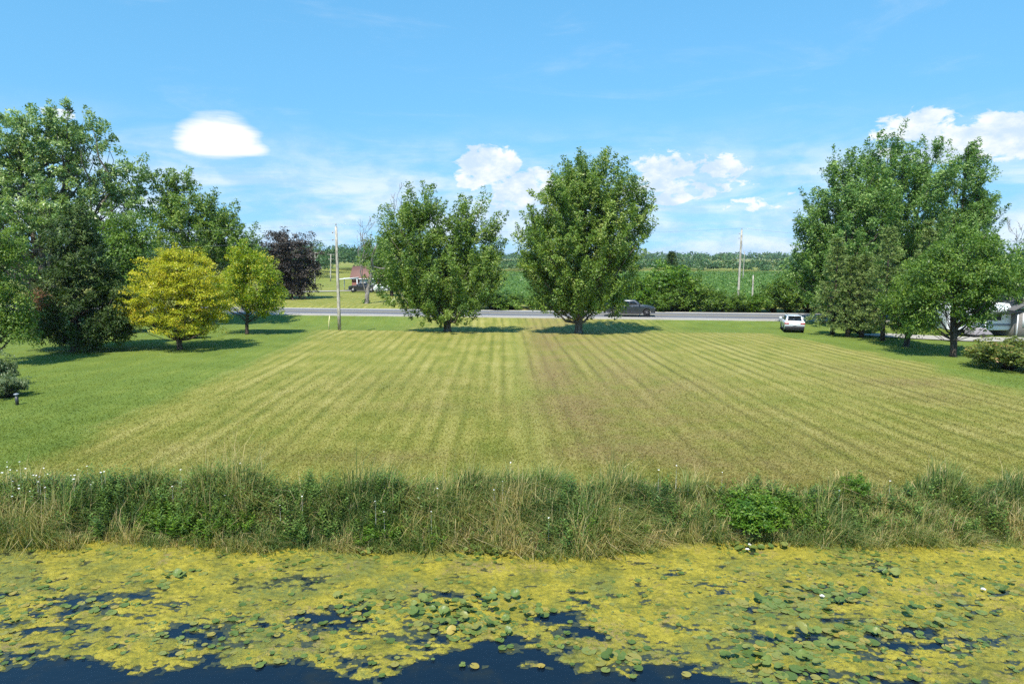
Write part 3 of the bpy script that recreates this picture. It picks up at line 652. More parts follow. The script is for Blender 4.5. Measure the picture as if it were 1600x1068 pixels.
def blades():
    """tall grass on the bank: curved strips, three segments each"""
    nt = 5600
    tx = rng.uniform(-22, 22, nt); tt = rng.random(nt) ** 0.9
    a, b = wl(tx) - 0.2 + 0.35 * (vnoise(tx * 1.3, tx * 0, 90) - 0.5), bk(tx) + 1.1 * (fbm(tx * 0.8, tx * 0, 91) - 0.35)
    ty = a + (b - a) * tt
    s0 = fbm(tx * 0.5, ty * 0.8, 95, 3); s1 = fbm(tx * 1.6, ty * 1.8, 97, 2); front = np.exp(-tt * 2.6)
    straw = sstep(0.45, 0.61, s0 * 0.6 + s1 * 0.4 + 0.20 * front - 0.02 + rng.normal(0, 0.07, nt))
    hs_ = np.interp(tx, [-20, 3, 8, 14, 22], [1.0, 1.0, 0.88, 0.78, 0.72])
    th_ = (0.36 + 0.46 * rng.random(nt) ** 1.2) * (0.74 + 0.72 * tt) * (0.30 + 1.6 * fbm(tx * 1.1, ty * 1.1, 93, 2)) * hs_ * np.where(tt > 0.9, 0.8, 1) * (0.75 + 0.55 * sstep(0.25, 0.75, vnoise(tx * 0.9, ty * 0.6, 98)))
    for px_, py_, rr_ in ((1270, 810, .8), (235, 835, .5), (870, 845, 1.3), (1420, 805, .8), (60, 830, 1.0), (700, 815, 1.3), (1000, 830, 1.0), (560, 835, .7), (1340, 815, .5), (1500, 800, .6)):
        cq = P(px_, py_, -0.4); straw = np.maximum(straw, np.exp(-((tx - cq[0]) / rr_) ** 2 - ((ty - cq[1]) / 0.8) ** 2))
    ttint = np.clip(0.12 + 0.11 * rng.normal(0, 1, nt) + 0.7 * (s1 - 0.5), 0.0, 0.42) + straw * rng.uniform(0.18, 0.55, nt)
    tlean = rng.normal(0, 0.28, (nt, 2)) + np.stack([0.30 + 0 * tx, -0.10 - 0.25 * front], 1)
    k = rng.poisson(19, nt) + 4; pi = np.repeat(np.arange(nt), k); n = len(pi)
    off = rng.normal(0, 0.085, (n, 2)); x = tx[pi] + off[:, 0]; y = ty[pi] + off[:, 1]
    z = np.maximum(zg(x, y), -1.02) - 0.02
    h = th_[pi] * rng.uniform(0.5, 1.25, n); stalk = rng.random(n) < 0.05; h = np.where(stalk, h * 1.35, h)
    wd = np.where(stalk, 0.006, 0.006 + 0.009 * rng.random(n))
    la = rng.random(n) * 6.283; am = 0.10 + 0.62 * rng.random(n) ** 1.3
    lean = np.stack([np.cos(la) * am + off[:, 0] * 2.2 + tlean[pi, 0], np.sin(la) * am * 0.8 + off[:, 1] * 2.2 + tlean[pi, 1], np.zeros(n)], 1) * np.where(stalk, 0.4, 1.0)[:, None]
    ang = rng.random(n) * math.pi; sd = np.stack([np.cos(ang), np.sin(ang) * 0.6, np.zeros(n)], 1)
    p0 = np.stack([x, y, z], 1); V = np.empty((n, 5, 3)); up = np.array([0, 0, 1.0]); drop = np.clip(np.linalg.norm(lean, axis=1), 0, 1.1) * 0.42
    for i, q in enumerate((0.0, 0.58)):
        c = p0 + up * (h * q * (1 - drop * q ** 2))[:, None] + lean * (h * q ** 2)[:, None]
        wv = sd * (wd * (1 - 0.35 * q))[:, None]; V[:, 2 * i] = c - wv; V[:, 2 * i + 1] = c + wv
    V[:, 4] = p0 + up * (h * (1 - 1.25 * drop))[:, None] + lean * (h * 1.0)[:, None]
    i0 = (np.arange(n) * 5)[:, None]
    F4 = i0 + [0, 1, 3, 2]; F3 = i0 + [2, 3, 4]
    tint = np.clip(ttint[pi] + rng.normal(0, 0.09, n), 0, 1); tint = np.where(stalk | (rng.random(n) < 0.07), 0.55 + 0.4 * rng.random(n), tint)
    o = obj_np('bank_grass', V.reshape(-1, 3), [F4, F3], M['blade'], attrs=dict(tint=np.repeat(tint, 5)))
    tag(o, 'tall wild grass leaning along the pond bank', 'grass', kind='stuff')
    # white flower heads of wild carrot among the grass
    k = 75; fx = np.r_[rng.uniform(-18, -12, 50), rng.uniform(-16, 15, 25)]; fy = bk(fx) - rng.random(k) ** 1.5 * np.where(np.arange(k) < 50, 0.9, 2.2); fz = zg(fx, fy) + rng.uniform(0.7, 1.1, k) * np.interp(fx, [3, 14], [1, .75])
    V = []; F = []; off = 0
    for a, b, c in zip(fx, fy, fz):
        if b < float(wl(a)) + 0.1: continue
        r = random.uniform(0.014, 0.034); m = 8
        th = np.arange(m) / m * 6.283 + random.random()
        V.append(np.r_[[(a, b, c + 0.012)], np.stack([a + np.cos(th) * r, b + np.sin(th) * r, c + 0.0 * th + rng.normal(0, .006, m)], 1), [(a - .004, b, c - 0.75), (a + .004, b, c - 0.75), (a, b, c)]])
        F += [(off, off + 1 + i, off + 1 + (i + 1) % m) for i in range(m)] + [(off + m + 1, off + m + 2, off + m + 3)]; off += m + 4
    o = obj_np('wild_flowers', np.concatenate(V), np.array(F), simple('flower_white', (0.75, 0.75, 0.70), 0.8))
    tag(o, 'white wild flower heads in the bank grass', 'flowers', kind='stuff')
    # dark leafy weeds standing through the grass at the back of the bank
    def weeds(px0, px1, n, tr, hh, mat, name, label, seed):
        r = np.random.default_rng(seed); Vs = []; Fs = []; ts = []; off = 0
        for i in range(n):
            x = P(r.uniform(px0, px1), 735, 0.6)[0]; y = float(wl(x)) + (float(bk(x)) - float(wl(x))) * (tr[0] + (tr[1] - tr[0]) * r.random()); z = float(zg(x, y)); H = hh * 0.92 * r.uniform(0.7, 1.1) * (0.7 + 0.55 * float(vnoise(np.array(x * 0.9), np.array(y * 0.4), 99)))
            k = 26; s = np.linspace(0.25, 1, k); a = np.arange(k) * 2.4 + r.random() * 6
            ln = 0.19 * (1.15 - 0.7 * s) * r.uniform(.8, 1.25); d = np.stack([np.cos(a), np.sin(a), 0.45 + 0 * a], 1)
            tip = r.normal(0, 0.12, 2)
            base = np.stack([x + tip[0] * s * s, y + tip[1] * s * s, z + H * s], 1)
            v, f = leaf_quads(base + nrm(d) * (ln * 0.5)[:, None], d, np.tile((0, 0, 1.0), (k, 1)) + r.normal(0, .25, (k, 3)), ln, ln * 0.40)
            Vs.append(v); Fs.append(f + off); off += len(v); ts.append(np.repeat(np.clip(r.random(k) * 0.6 + 0.35 * s, 0, 1), 4))
        o = obj_np(name, np.concatenate(Vs), np.concatenate(Fs), mat, attrs=dict(tint=np.concatenate(ts))); tag(o, label, 'weeds', kind='stuff')
    weeds(-60, 640, 420, (0.45, 0.95), 1.08, M['weed'], 'leafy_weeds', 'dark leafy weeds along the back of the bank', 1)
    weeds(640, 1000, 80, (0.5, 0.95), 1.0, M['weed'], 'leafy_weeds', 'leafy weed tops standing mid-bank behind the water lilies', 2)
    weeds(-60, 900, 230, (0.0, 0.6), 0.8, M['weed'], 'leafy_weeds', 'leafy weeds low on the left bank', 3)
    weeds(240, 420, 90, (0.0, 0.5), 0.7, M['bright'], 'leafy_weeds', 'fresh green leafy patch low on the left bank', 5)
    weeds(560, 700, 60, (0.0, 0.45), 0.6, M['bright'], 'leafy_weeds', 'fresh green leafy patch low on the middle bank', 6)
    weeds(1110, 1270, 110, (0.05, 0.8), 0.66, M['bright'], 'leafy_weeds', 'fresh green leaves round the bright shrub', 7)
    weeds(900, 1000, 60, (0.1, 0.5), 0.6, M['bright'], 'leafy_weeds', 'fresh green leafy patch right of the middle bank', 8)
    weeds(1000, 1720, 190, (0.05, 0.95), 0.75, M['weed'], 'leafy_weeds', 'leafy weeds on the right bank and beyond the bright shrub', 4)
blades()

# ------------------------------------------------------------------ trees
def limb(mb, a, b, r0, r1, sag=0.15, sides=5, k=5, seed=0):
    r = np.random.default_rng(seed); t = np.linspace(0, 1, k)[:, None]; d = np.asarray(b, float) - a
    mid = np.array([d[0] * 0.5, d[1] * 0.5, d[2] * 0.5 - sag * np.linalg.norm(d[:2])])
    p = a + (2 * t * (1 - t)) * mid + t ** 2 * d
    p[1:-1] += r.normal(0, 0.03, (k - 2, 3)) * np.linalg.norm(d)
    mb.tube(p, np.linspace(r0, r1, k), sides); return p
def crown_leaves(ells, n_pl, n_leaf, L, W, upf, leaf, seed, bias=0.5, gap=0.36, flat=0.0, asp=0.62, hang=0.0):
    """plumes of leaves spread through ellipsoids; returns verts, faces, tint, plume bases"""
    r = np.random.default_rng(seed); ells = np.array(ells, float); vol = ells[:, 3] * ells[:, 4] * ells[:, 5]
    w8 = vol ** 0.8 / np.sum(vol ** 0.8); m = int(n_pl * 1.9)
    e = r.choice(len(ells), m, p=w8); d = rand_dir(r, m); rad = r.random(m) ** bias
    C = ells[e, :3]; Rr = ells[e, 3:6]
    ph = r.random((4, 3)) * 6.28; fr = r.normal(0, 2.3, (4, 3))
    lump = 1 + 0.10 * sum(np.sin(d @ fr[i] + ph[i, 0] + e * 1.7) for i in range(4)) / 1.2
    p = C + d * Rr * (rad * lump)[:, None]
    f3 = r.normal(0, 1, (5, 3)); g = sum(np.sin(p @ (f3[i] * (1.2 + 0.35 * i) * 1.6 / max(1.0, Rr.mean() ** 0.5)) + ph[i % 4, 1]) for i in range(5)) / 10 + 0.5
    p_ok = g > gap; sel = np.where(p_ok)[0][:n_pl]; p = p[sel]; d = d[sel]; e = e[sel]; Rr = Rr[sel]; rad = rad[sel]; m = len(sel)
    out = nrm(d / Rr); ax = nrm(out * np.array([1, 1, 0.55]) + np.array([0, 0, upf]) + r.normal(0, 0.28, (m, 3)))
    pn = r.normal(0, 1, (m, 3)); Ls = L * r.uniform(0.55, 1.35, m); Ws = W * r.uniform(0.7, 1.3, m)
    k = r.poisson(n_leaf, m) + 6; pi = np.repeat(np.arange(m), k); N = len(pi)
    t = r.random(N); lat = r.normal(0, 1, (N, 3)); lat -= ax[pi] * np.sum(lat * ax[pi], 1, keepdims=True)
    lat = nrm(lat) * np.sqrt(r.random(N))[:, None] * (1 + 0.25 * r.normal(0, 1, N))[:, None]; wdt = Ws[pi] * (0.30 + 0.95 * np.sin(np.clip(t ** 0.8, 0.02, 1) * 2.75)) * 1.15
    pos = p[pi] + ax[pi] * ((t - 0.35) * Ls[pi])[:, None] + lat * wdt[:, None] * np.array([1, 1, 0.8 - flat * 0.5])
    pos[:, 2] -= hang * np.linalg.norm(lat, axis=1) * wdt
    la = nrm(ax[pi] * 0.5 + nrm(lat) * 0.8 + r.normal(0, 0.45, (N, 3))); la[:, 2] -= 0.15
    nr_ = nrm(np.array([0, 0, 0.50 + flat]) + out[pi] * 0.45 + nrm(lat) * 0.85 + pn[pi] * 0.35 + r.normal(0, 0.24, (N, 3)))
    ln = leaf * r.uniform(0.65, 1.35, N)
    v, f = leaf_tris(pos, la, nr_, ln, ln * asp)
    pt = r.normal(0, 0.17, m)
    tint = np.clip(0.45 + pt[pi] + r.normal(0, 0.16, N) + 0.06 * t, 0, 1)
    tint = np.where(r.random(N) < 0.03, r.uniform(0.85, 1, N), tint)
    return v, f, np.repeat(tint, 3), p
def needle_tufts(p, ax, r, n_leaf, L, W, leaf, asp):
    m = len(p); k = r.poisson(n_leaf, m) + 4; pi = np.repeat(np.arange(m), k); N = len(pi); t = r.random(N)
    lat = r.normal(0, 1, (N, 3)); lat -= ax[pi] * np.sum(lat * ax[pi], 1, keepdims=True); lat = nrm(lat)
    ln = leaf * r.uniform(0.7, 1.3, N); la = nrm(lat * 0.8 + ax[pi] * 0.75 + np.array([0, 0, 0.2]))
    pos = p[pi] + ax[pi] * ((t - 0.3) * L)[:, None] + lat * (W * r.random(N))[:, None] + la * (ln * 0.4)[:, None]
    v, f = leaf_tris(pos, la, rand_dir(r, N) + np.array([0, -0.3, 0.8]), ln, ln * asp)
    tint = np.clip(0.45 + r.normal(0, 0.12, m)[pi] + r.normal(0, 0.14, N) + 0.1 * t, 0, 1)
    return v, f, np.repeat(tint, 3)
def mpp(Y): return Y / FPX / math.cos(PITCH) * 1.0
def px_ells(bx, Yd, lst, depth=0.85):
    """crown ellipses measured in the photograph -> metres about the tree's base at distance Yd"""
    out = []
    for q in lst:
        cx, cy, rx, ry = q[:4]; yo = q[4] if len(q) > 4 else 0.0
        c = AT(cx, cy, Yd); l = AT(cx - rx, cy, Yd); u = AT(cx, cy - ry, Yd)
        rxm = c[0] - l[0]; out.append((c[0], yo, c[2], rxm, rxm * depth, u[2] - c[2]))
    return out
def tree(name, label, bx, by, lst, mat, bark, n_pl, n_leaf, L, W, upf, leaf, trunk_r, seed, Yd=None, group=None, stems=1, clear=None, bias=0.5, gap=0.36, depth=0.85, limbs=26, cat='tree', flat=0.0, asp=0.62, hang=0.0, tilt=(0, 0)):
    b = P(bx, by) if Yd is None else AT(bx, by, Yd)
    x0, y0 = b[0], b[1]; z0 = float(zg(x0, y0)) - 0.05
    ells = [(cx - x0, yo, cz - z0, rx, ry, rz) for cx, yo, cz, rx, ry, rz in px_ells(bx, y0, lst, depth)]
    e = empty(name, (x0, y0, z0)); tag(e, label, cat, group)
    v, f, tint, pb = crown_leaves(ells, n_pl, n_leaf, L, W, upf, leaf, seed, bias, gap, flat, asp, hang)
    obj_np('crown', v, f, mat, e, dict(tint=tint))['kind'] = 'stuff'
    r = np.random.default_rng(seed + 5); mb = MB()
    ea = np.array(ells); top = (ea[:, 2] + ea[:, 5]).max(); low = (ea[:, 2] - ea[:, 5]).min(); fork = clear if clear else max(0.8, low * 1.2)
    cxm = np.average(ea[:, 0], weights=ea[:, 3]); heads = []
    for s in range(stems):
        tgt = ea[s % len(ea)]; hx = cxm if stems == 1 else tgt[0]
        hz = top * 0.78 if stems == 1 else (tgt[2] + tgt[5] * 0.5)
        k = 9; t = np.linspace(0, 1, k)[:, None]
        end = np.array([hx, tgt[1], hz]); p = np.array([0, 0, 0.0]) * (1 - t) + end * t
        p[:, :2] = end[:2] * (t ** 1.6); p[:, :2] += np.cumsum(r.normal(0, 0.05, (k, 2)), 0) * np.minimum(t * 3, 1)
        tr = trunk_r * (1 if stems == 1 else 0.72)
        rad = tr * np.r_[1.45, 1.08, np.linspace(0.95, 0.12, k - 2)]
        p = np.insert(p, 1, [p[1] * 0.25], 0); rad = np.r_[tr * 1.5, tr * 1.08, rad[1:]]
        mb.tube(p, rad, 9); heads.append(p)
    tk = mb.build('trunk', bark, e, smooth=True)
    mb = MB()
    if len(pb):
        sel = r.choice(len(pb), min(limbs * 4, len(pb)), replace=False)
        for i, j in enumerate(sel):
            q = pb[j]
            if q[2] < fork + 1.2: continue
            h = heads[int(np.argmin([abs(hh[-1][0] - q[0]) for hh in heads]))]
            z = np.clip(q[2] - np.hypot(q[0], q[1]) * 0.9 - 0.3, fork * 0.75, top * 0.7); a = np.array([np.interp(z, h[:, 2], h[:, c]) for c in range(3)])
            big = i < limbs; r0 = trunk_r * (0.34 if big else 0.15) * (1 - 0.5 * z / top)
            limb(mb, a, q, r0, 0.02 if big else 0.012, 0.22, 5 if big else 3, 5, seed * 100 + i)
        mb.build('branches', bark, e, smooth=True)['kind'] = 'stuff'
    return e

# --- the two maples by the road
tree('maple_tree', 'broad fork-topped green maple nearest the utility pole by the road', 699, 517,
     [(648, 395, 60, 82, 0), (735, 405, 46, 82, 0), (690, 445, 86, 50, 0), (692, 476, 66, 30, 0), (632, 352, 34, 44, 0), (664, 340, 26, 40, 0), (722, 356, 26, 48, 0), (764, 395, 18, 44, 0)],
     M['maple'], M['bark'], 640, 150, 2.1, 0.32, 1.3, 0.20, 0.42, 101, stems=3, clear=1.2, bias=0.38, gap=0.33)
tree('maple_tree', 'tall rounded green maple beside the dark pickup on the road', 904, 520,
     [(918, 350, 94, 92, 0), (908, 410, 96, 72, 0), (932, 292, 62, 48, 0), (880, 305, 36, 42, 0), (990, 345, 30, 55, 0), (842, 390, 34, 60, 0), (908, 466, 74, 34, 0)],
     M['maple'], M['bark'], 860, 150, 2.0, 0.32, 1.15, 0.20, 0.46, 102, stems=2, clear=1.4, bias=0.36, gap=0.30)
# --- tall maples on the right
tree('maple_tree', 'tall green maple, left one of the big group on the right', 1310, 512,
     [(1308, 395, 70, 95), (1336, 322, 62, 76), (1284, 425, 50, 52), (1320, 282, 28, 40), (1280, 350, 34, 50)], M['maple_cool'], M['bark'], 558, 122, 2.1, 0.34, 1.3, 0.225, 0.42, 103, Yd=72, stems=2, clear=3, bias=0.40, group='tall maples on the right')
tree('maple_tree', 'tallest green maple in the middle of the right-hand group', 1400, 512,
     [(1400, 335, 78, 92), (1385, 275, 38, 60), (1455, 275, 40, 58), (1410, 400, 90, 60), (1420, 262, 24, 40)], M['maple_cool'], M['bark'], 612, 122, 2.1, 0.34, 1.3, 0.225, 0.45, 104, Yd=76, stems=3, clear=3, bias=0.42, group='tall maples on the right')
tree('maple_tree', 'green maple with ragged spires at the right of the tall group', 1490, 512,
     [(1490, 340, 48, 90), (1530, 310, 20, 74), (1505, 280, 22, 58), (1475, 400, 70, 50), (1540, 345, 24, 46)], M['maple_cool'], M['bark'], 432, 122, 2.1, 0.34, 1.3, 0.225, 0.40, 105, Yd=78, stems=3, clear=3, bias=0.42, gap=0.40, group='tall maples on the right')
tree('round_tree', 'round-headed bright green tree in front of the white camper', 1489, 557,
     [(1500, 436, 86, 52), (1510, 408, 66, 48), (1450, 472, 44, 40), (1565, 446, 44, 40), (1460, 503, 40, 20), (1492, 490, 44, 22), (1548, 486, 34, 22)], M['hedge'], M['bark_dark'], 560, 72, 0.95, 0.42, 0.25, 0.17, 0.26, 106, stems=2, clear=1.5, bias=0.40, gap=0.37, flat=0.2)
tree('round_tree', 'green leafy tree cut by the right picture edge', 1622, 530,
     [(1620, 440, 56, 62), (1600, 470, 40, 42)], M['bright'], M['bark_dark'], 260, 66, 1.0, 0.45, 0.3, 0.19, 0.25, 107, Yd=62, clear=1.5)
tree('small_tree', 'smaller dark leaved tree between the spruces and the round tree', 1416, 541,
     [(1418, 478, 38, 46), (1432, 440, 26, 36)], M['hedge'], M['bark_dark'], 230, 62, 1.0, 0.42, 0.4, 0.18, 0.20, 108, clear=1.6)
# --- left side
tree('cottonwood_tree', 'huge pale green cottonwood rising behind the pine at far left', 75, 520,
     [(60, 290, 120, 85), (20, 240, 80, 68), (120, 240, 76, 60), (180, 320, 60, 56), (90, 350, 130, 62), (205, 270, 34, 40), (-40, 300, 80, 90), (60, 205, 90, 34)],
     M['cotton'], M['bark'], 880, 84, 1.3, 0.42, 0.40, 0.28, 0.6, 109, Yd=74, stems=4, clear=3, bias=0.50, gap=0.41, limbs=50)
tree('maple_tree', 'green maple with feathery tip behind the golden tree', 300, 515,
     [(300, 360, 66, 62), (275, 310, 34, 52), (345, 380, 50, 50), (330, 345, 30, 40), (385, 390, 26, 36)], M['maple'], M['bark'], 400, 80, 1.8, 0.36, 0.85, 0.25, 0.34, 110, Yd=76, stems=3, clear=2, bias=0.45, gap=0.38)
tree('dark_tree', 'dark green tree squeezed between pine and golden tree', 200, 530,
     [(195, 430, 42, 88), (205, 380, 34, 52)], M['hedge'], M['bark_dark'], 330, 66, 1.2, 0.48, 0.5, 0.20, 0.28, 111, Yd=64, clear=1.2)
tree('golden_tree', 'yellow-leaved tree with layered branches on the left lawn', 281, 546,
     [(280, 465, 82, 52), (284, 428, 62, 42), (238, 488, 48, 28), (326, 484, 44, 32), (282, 505, 68, 20), (275, 410, 36, 26)], M['yellow'], M['bark_dark'], 760, 74, 0.85, 0.36, 0.15, 0.135, 0.24, 112, stems=3, clear=1.0, bias=0.42, flat=0.9, gap=0.36)
tree('golden_tree', 'smaller yellow-green tree right of the golden tree', 386, 522,
     [(395, 445, 50, 46), (385, 412, 30, 32), (415, 470, 34, 24), (365, 460, 36, 34)], M['lime'], M['bark_dark'], 460, 70, 0.95, 0.36, 0.5, 0.16, 0.20, 113, stems=2, clear=1.5, bias=0.42, gap=0.36)
tree('purple_maple_tree', 'dark purple-leaved maple beyond the road at left', 455, 466,
     [(452, 405, 40, 48), (470, 425, 27, 34), (430, 400, 26, 36), (448, 445, 40, 16)], M['purple'], M['bark_dark'], 420, 52, 1.5, 0.62, 0.15, 0.33, 0.35, 114, Yd=116, clear=1.6, bias=0.36, gap=0.30, flat=0.6)
tree('edge_tree', 'light green tree at the left picture edge before the pine', -8, 572,
     [(2, 440, 42, 92), (8, 520, 36, 42), (-30, 400, 50, 80)], M['maple'], M['bark_dark'], 430, 60, 0.85, 0.4, 0.4, 0.15, 0.22, 115, clear=0.8, bias=0.45, gap=0.4)
tree('house_tree', 'dark green tree half hiding the brick house beyond the road', 612, 460,
     [(612, 405, 27, 45), (600, 420, 22, 34), (628, 428, 26, 32)], M['hedge'], M['bark_dark'], 260, 46, 1.7, 0.7, 0.4, 0.36, 0.3, 116, Yd=125, clear=1.5, bias=0.4)

# --- pine at left, built from whorls of needle tufts
def pine(label, bx, by, top_py, halfw_px, seed, mat, n_whorl, per, leaf, asp, n_leaf, droop, Yd=None, name='pine_tree', dead=False, group=None, clear=0.06, shape=0.75, tuftL=0.6, tuftW=0.16, trunk_r=0.26, bark=None):
    b = P(bx, by) if Yd is None else AT(bx, by, Yd); x0, y0 = b[0], b[1]; z0 = float(zg(x0, y0)) - 0.05
    H = AT(bx, top_py, y0)[2] - z0; HW = halfw_px * y0 / FPX
    e = empty(name, (x0, y0, z0)); tag(e, label, 'tree', group); r = np.random.default_rng(seed)
    pts = []; axs = []; mb = MB(); bark = bark or M['bark_dark']
    kk = 8; tp = np.stack([np.cumsum(r.normal(0, 0.03, kk)) - 0, np.cumsum(r.normal(0, 0.03, kk)), np.linspace(0, H * 0.97, kk)], 1)
    mt = MB().tube(tp, trunk_r * np.r_[1.3, np.linspace(1, 0.08, kk - 1)], 8); mt.build('trunk', bark, e, smooth=True)
    for i in range(n_whorl):
        s = clear + (1 - clear) * (i + r.random() * 0.6) / n_whorl
        rad = HW * (1 - s) ** shape * (1.0 if s > 0.16 else 0.65 + 2.2 * s)
        for j in range(per):
            a = 6.283 * (j + r.random() * 0.8) / per + i * 1.3; ln = max(0.25, rad * r.uniform(0.68, 1.12)); zz = s * H
            t_ = np.linspace(0.0, 1, 6)
            pz = zz + ln * (0.28 * t_ * (0.5 + s) - droop * t_ ** 1.7 + (0.22 * droop) * t_ ** 4)
            br = np.stack([np.cos(a) * ln * t_, np.sin(a) * ln * t_, pz], 1); mb.tube(br, np.linspace(0.05 * (1.1 - s), 0.008, 6), 3, cap=False)
            nt = max(4, int(ln * 4.6)); tt = 0.22 + 0.78 * r.random(nt) ** 0.7
            q = np.stack([np.interp(tt, t_, br[:, c]) for c in range(3)], 1)
            side = np.array([-math.sin(a), math.cos(a), 0]); sp = r.normal(0, 0.26, nt) * ln * (1.12 - tt * 0.75)
            q = q + side * sp[:, None]; q[:, 2] += r.normal(0, 0.10, nt) - np.abs(sp) * droop * 0.5
            ax = nrm(np.array([math.cos(a), math.sin(a), 0.1 - droop * 0.5]) + side * (sp / ln * 1.5)[:, None] + r.normal(0, 0.22, (nt, 3)))
            pts.append(q); axs.append(ax)
    mb.build('branches', bark, e)['kind'] = 'stuff'
    p = np.concatenate(pts); ax = np.concatenate(axs)
    v, f, tint = needle_tufts(p, ax, r, n_leaf, tuftL, tuftW, leaf, asp)
    obj_np('crown', v, f, mat, e, dict(tint=tint))['kind'] = 'stuff'
    if dead:
        c = AT(62, 470, y0 - HW * 0.82); c = np.array([c[0] - x0, c[1] - y0, c[2] - z0])
        q = c + r.normal(0, 1, (46, 3)) * (0.42, 0.3, 0.40); a2 = nrm(r.normal(0, 1, (46, 3)) + np.array([-0.5, -0.6, -0.1]))
        v, f, tint = needle_tufts(q, a2, r, 16, 0.5, 0.1, 0.24, 0.09)
        o = obj_np('dead_bough', v, f, M['pine_dead'], e, dict(tint=tint)); o['label'] = 'dead rusty brown bough low on the pine'
    return e
pt = tree('pine_tree', 'big dark green pine with a rusty dead bough on the left lawn', 118, 548,
     [(118, 352, 20, 26), (118, 388, 42, 44), (118, 438, 64, 52), (118, 496, 84, 46), (60, 490, 30, 40), (180, 490, 32, 42)],
     M['pine'], M['bark_dark'], 470, 100, 0.85, 0.40, 0.25, 0.26, 0.3, 201, clear=0.6, bias=0.36, gap=0.36, asp=0.36, stems=1)
def dead_bough(e):
    r = np.random.default_rng(9); b = np.array(e.location); c = AT(66, 472, b[1] - 2.4) - b
    q = c + r.normal(0, 1, (60, 3)) * (0.45, 0.35, 0.42); a2 = nrm(r.normal(0, 1, (60, 3)) + np.array([-0.5, -0.6, -0.1]))
    v, f, tint = needle_tufts(q, a2, r, 18, 0.5, 0.1, 0.24, 0.14)
    o = obj_np('dead_bough', v, f, M['pine_dead'], e, dict(tint=tint)); o['label'] = 'dead rusty brown bough low on the pine'
dead_bough(pt)
for i, (bx, by, tp, hw, lab) in enumerate(((1301, 523, 372, 40, 'leftmost spruce of the row, next to the white car'), (1324, 526, 402, 34, 'second spruce from the white car'), (1379, 532, 352, 46, 'tallest grey-green spruce in the middle of the row'),
                                           (1346, 527, 396, 34, 'third spruce from the white car'), (1440, 522, 344, 38, 'blue-green spruce behind the row near the round tree'))):
    pine(lab, bx, by, tp, hw, 210 + i, M['spruce'], 17, 7, 0.20, 0.34, 15, 0.36, name='spruce_tree', group='spruces in a row on the right lawn', clear=0.13, shape=0.78, tuftL=0.42, tuftW=0.10, trunk_r=0.17, Yd=None if i < 4 else 70)
pine('dark pointed conifer rising above the hedgerow before the crop field', 1048, 452, 392, 15, 220, M['pine'], 14, 6, 0.42, 0.3, 12, 0.15, name='conifer_tree', Yd=150, clear=0.05, tuftL=0.7, tuftW=0.2)

# --- bare tree across the road
def bare_tree(name, label, bx, by, H, seed, Yd=None, spread=0.5, depth=6, r0=0.24, leaves=True):
    b = P(bx, by) if Yd is None else AT(bx, by, Yd); r = np.random.default_rng(seed); z0 = float(zg(b[0], b[1])) - 0.05
    e = empty(name, (b[0], b[1], z0)); tag(e, label, 'tree'); mt = MB(); boughs = []
    def grow(p, d, ln, rad, k):
        if k == 1: boughs.append(MB())
        pts = [p]; dd = d
        for i in range(4):
            dd = nrm(dd + r.normal(0, 0.10, 3) + np.array([0, 0, 0.04])); pts.append(pts[-1] + dd * ln / 4)
        (mt if k == 0 else boughs[-1]).tube(pts, np.maximum(np.linspace(rad, rad * 0.62, 5), 0.026), 8 if k == 0 else (5 if k < 3 else 3), cap=False)
        if k >= depth or rad < 0.008: return
        nb = 2 if k == 0 else r.integers(2, 4)
        for i in range(nb):
            s = r.uniform(0.45, 1.0) if i else 1.0; j = min(4, int(s * 4)); nd = nrm(dd + r.normal(0, spread, 3) * (0.55 if i == 0 else 1) + np.array([0, 0, 0.10]))
            grow(pts[j], nd, ln * r.uniform(0.62, 0.84), rad * (0.62 if i == 0 else r.uniform(0.38, 0.55)), k + 1)
    grow(np.zeros(3), np.array([0.02, 0, 1.0]), H * 0.30, r0, 0)
    mt.build('trunk', M['bark_dead'], e, smooth=True)
    for q in boughs: q.build('branch', M['bark_dead'], e)
    if leaves:
        v, f, tint, _ = crown_leaves([(0.2, 0, H * 0.42, 0.7, 0.7, H * 0.13), (0.6, 0, H * .55, .8, .8, .9)], 24, 26, 1.0, 0.4, 0.5, 0.3, seed, 0.6)
        obj_np('crown', v, f, M['hedge'], e, dict(tint=tint))
        v, f, tint, _ = crown_leaves([(0, 0, 0.3, 0.55, 0.55, 0.4)], 14, 22, .5, 0.2, 0.5, 0.22, seed + 1, 0.6)
        obj_np('sucker_leaves', v, f, M['hedge'], e, dict(tint=tint))
    return e
bare_tree('dead_tree', 'bare grey dying tree before the brick house beyond the road', 573, 474, 16.5, 311, spread=0.48, depth=7, r0=0.36)
bare_tree('dead_tree', 'thin bare treetop behind the right-hand tree group', 1556, 500, 13.5, 315, Yd=120, spread=0.35, depth=7, leaves=False)

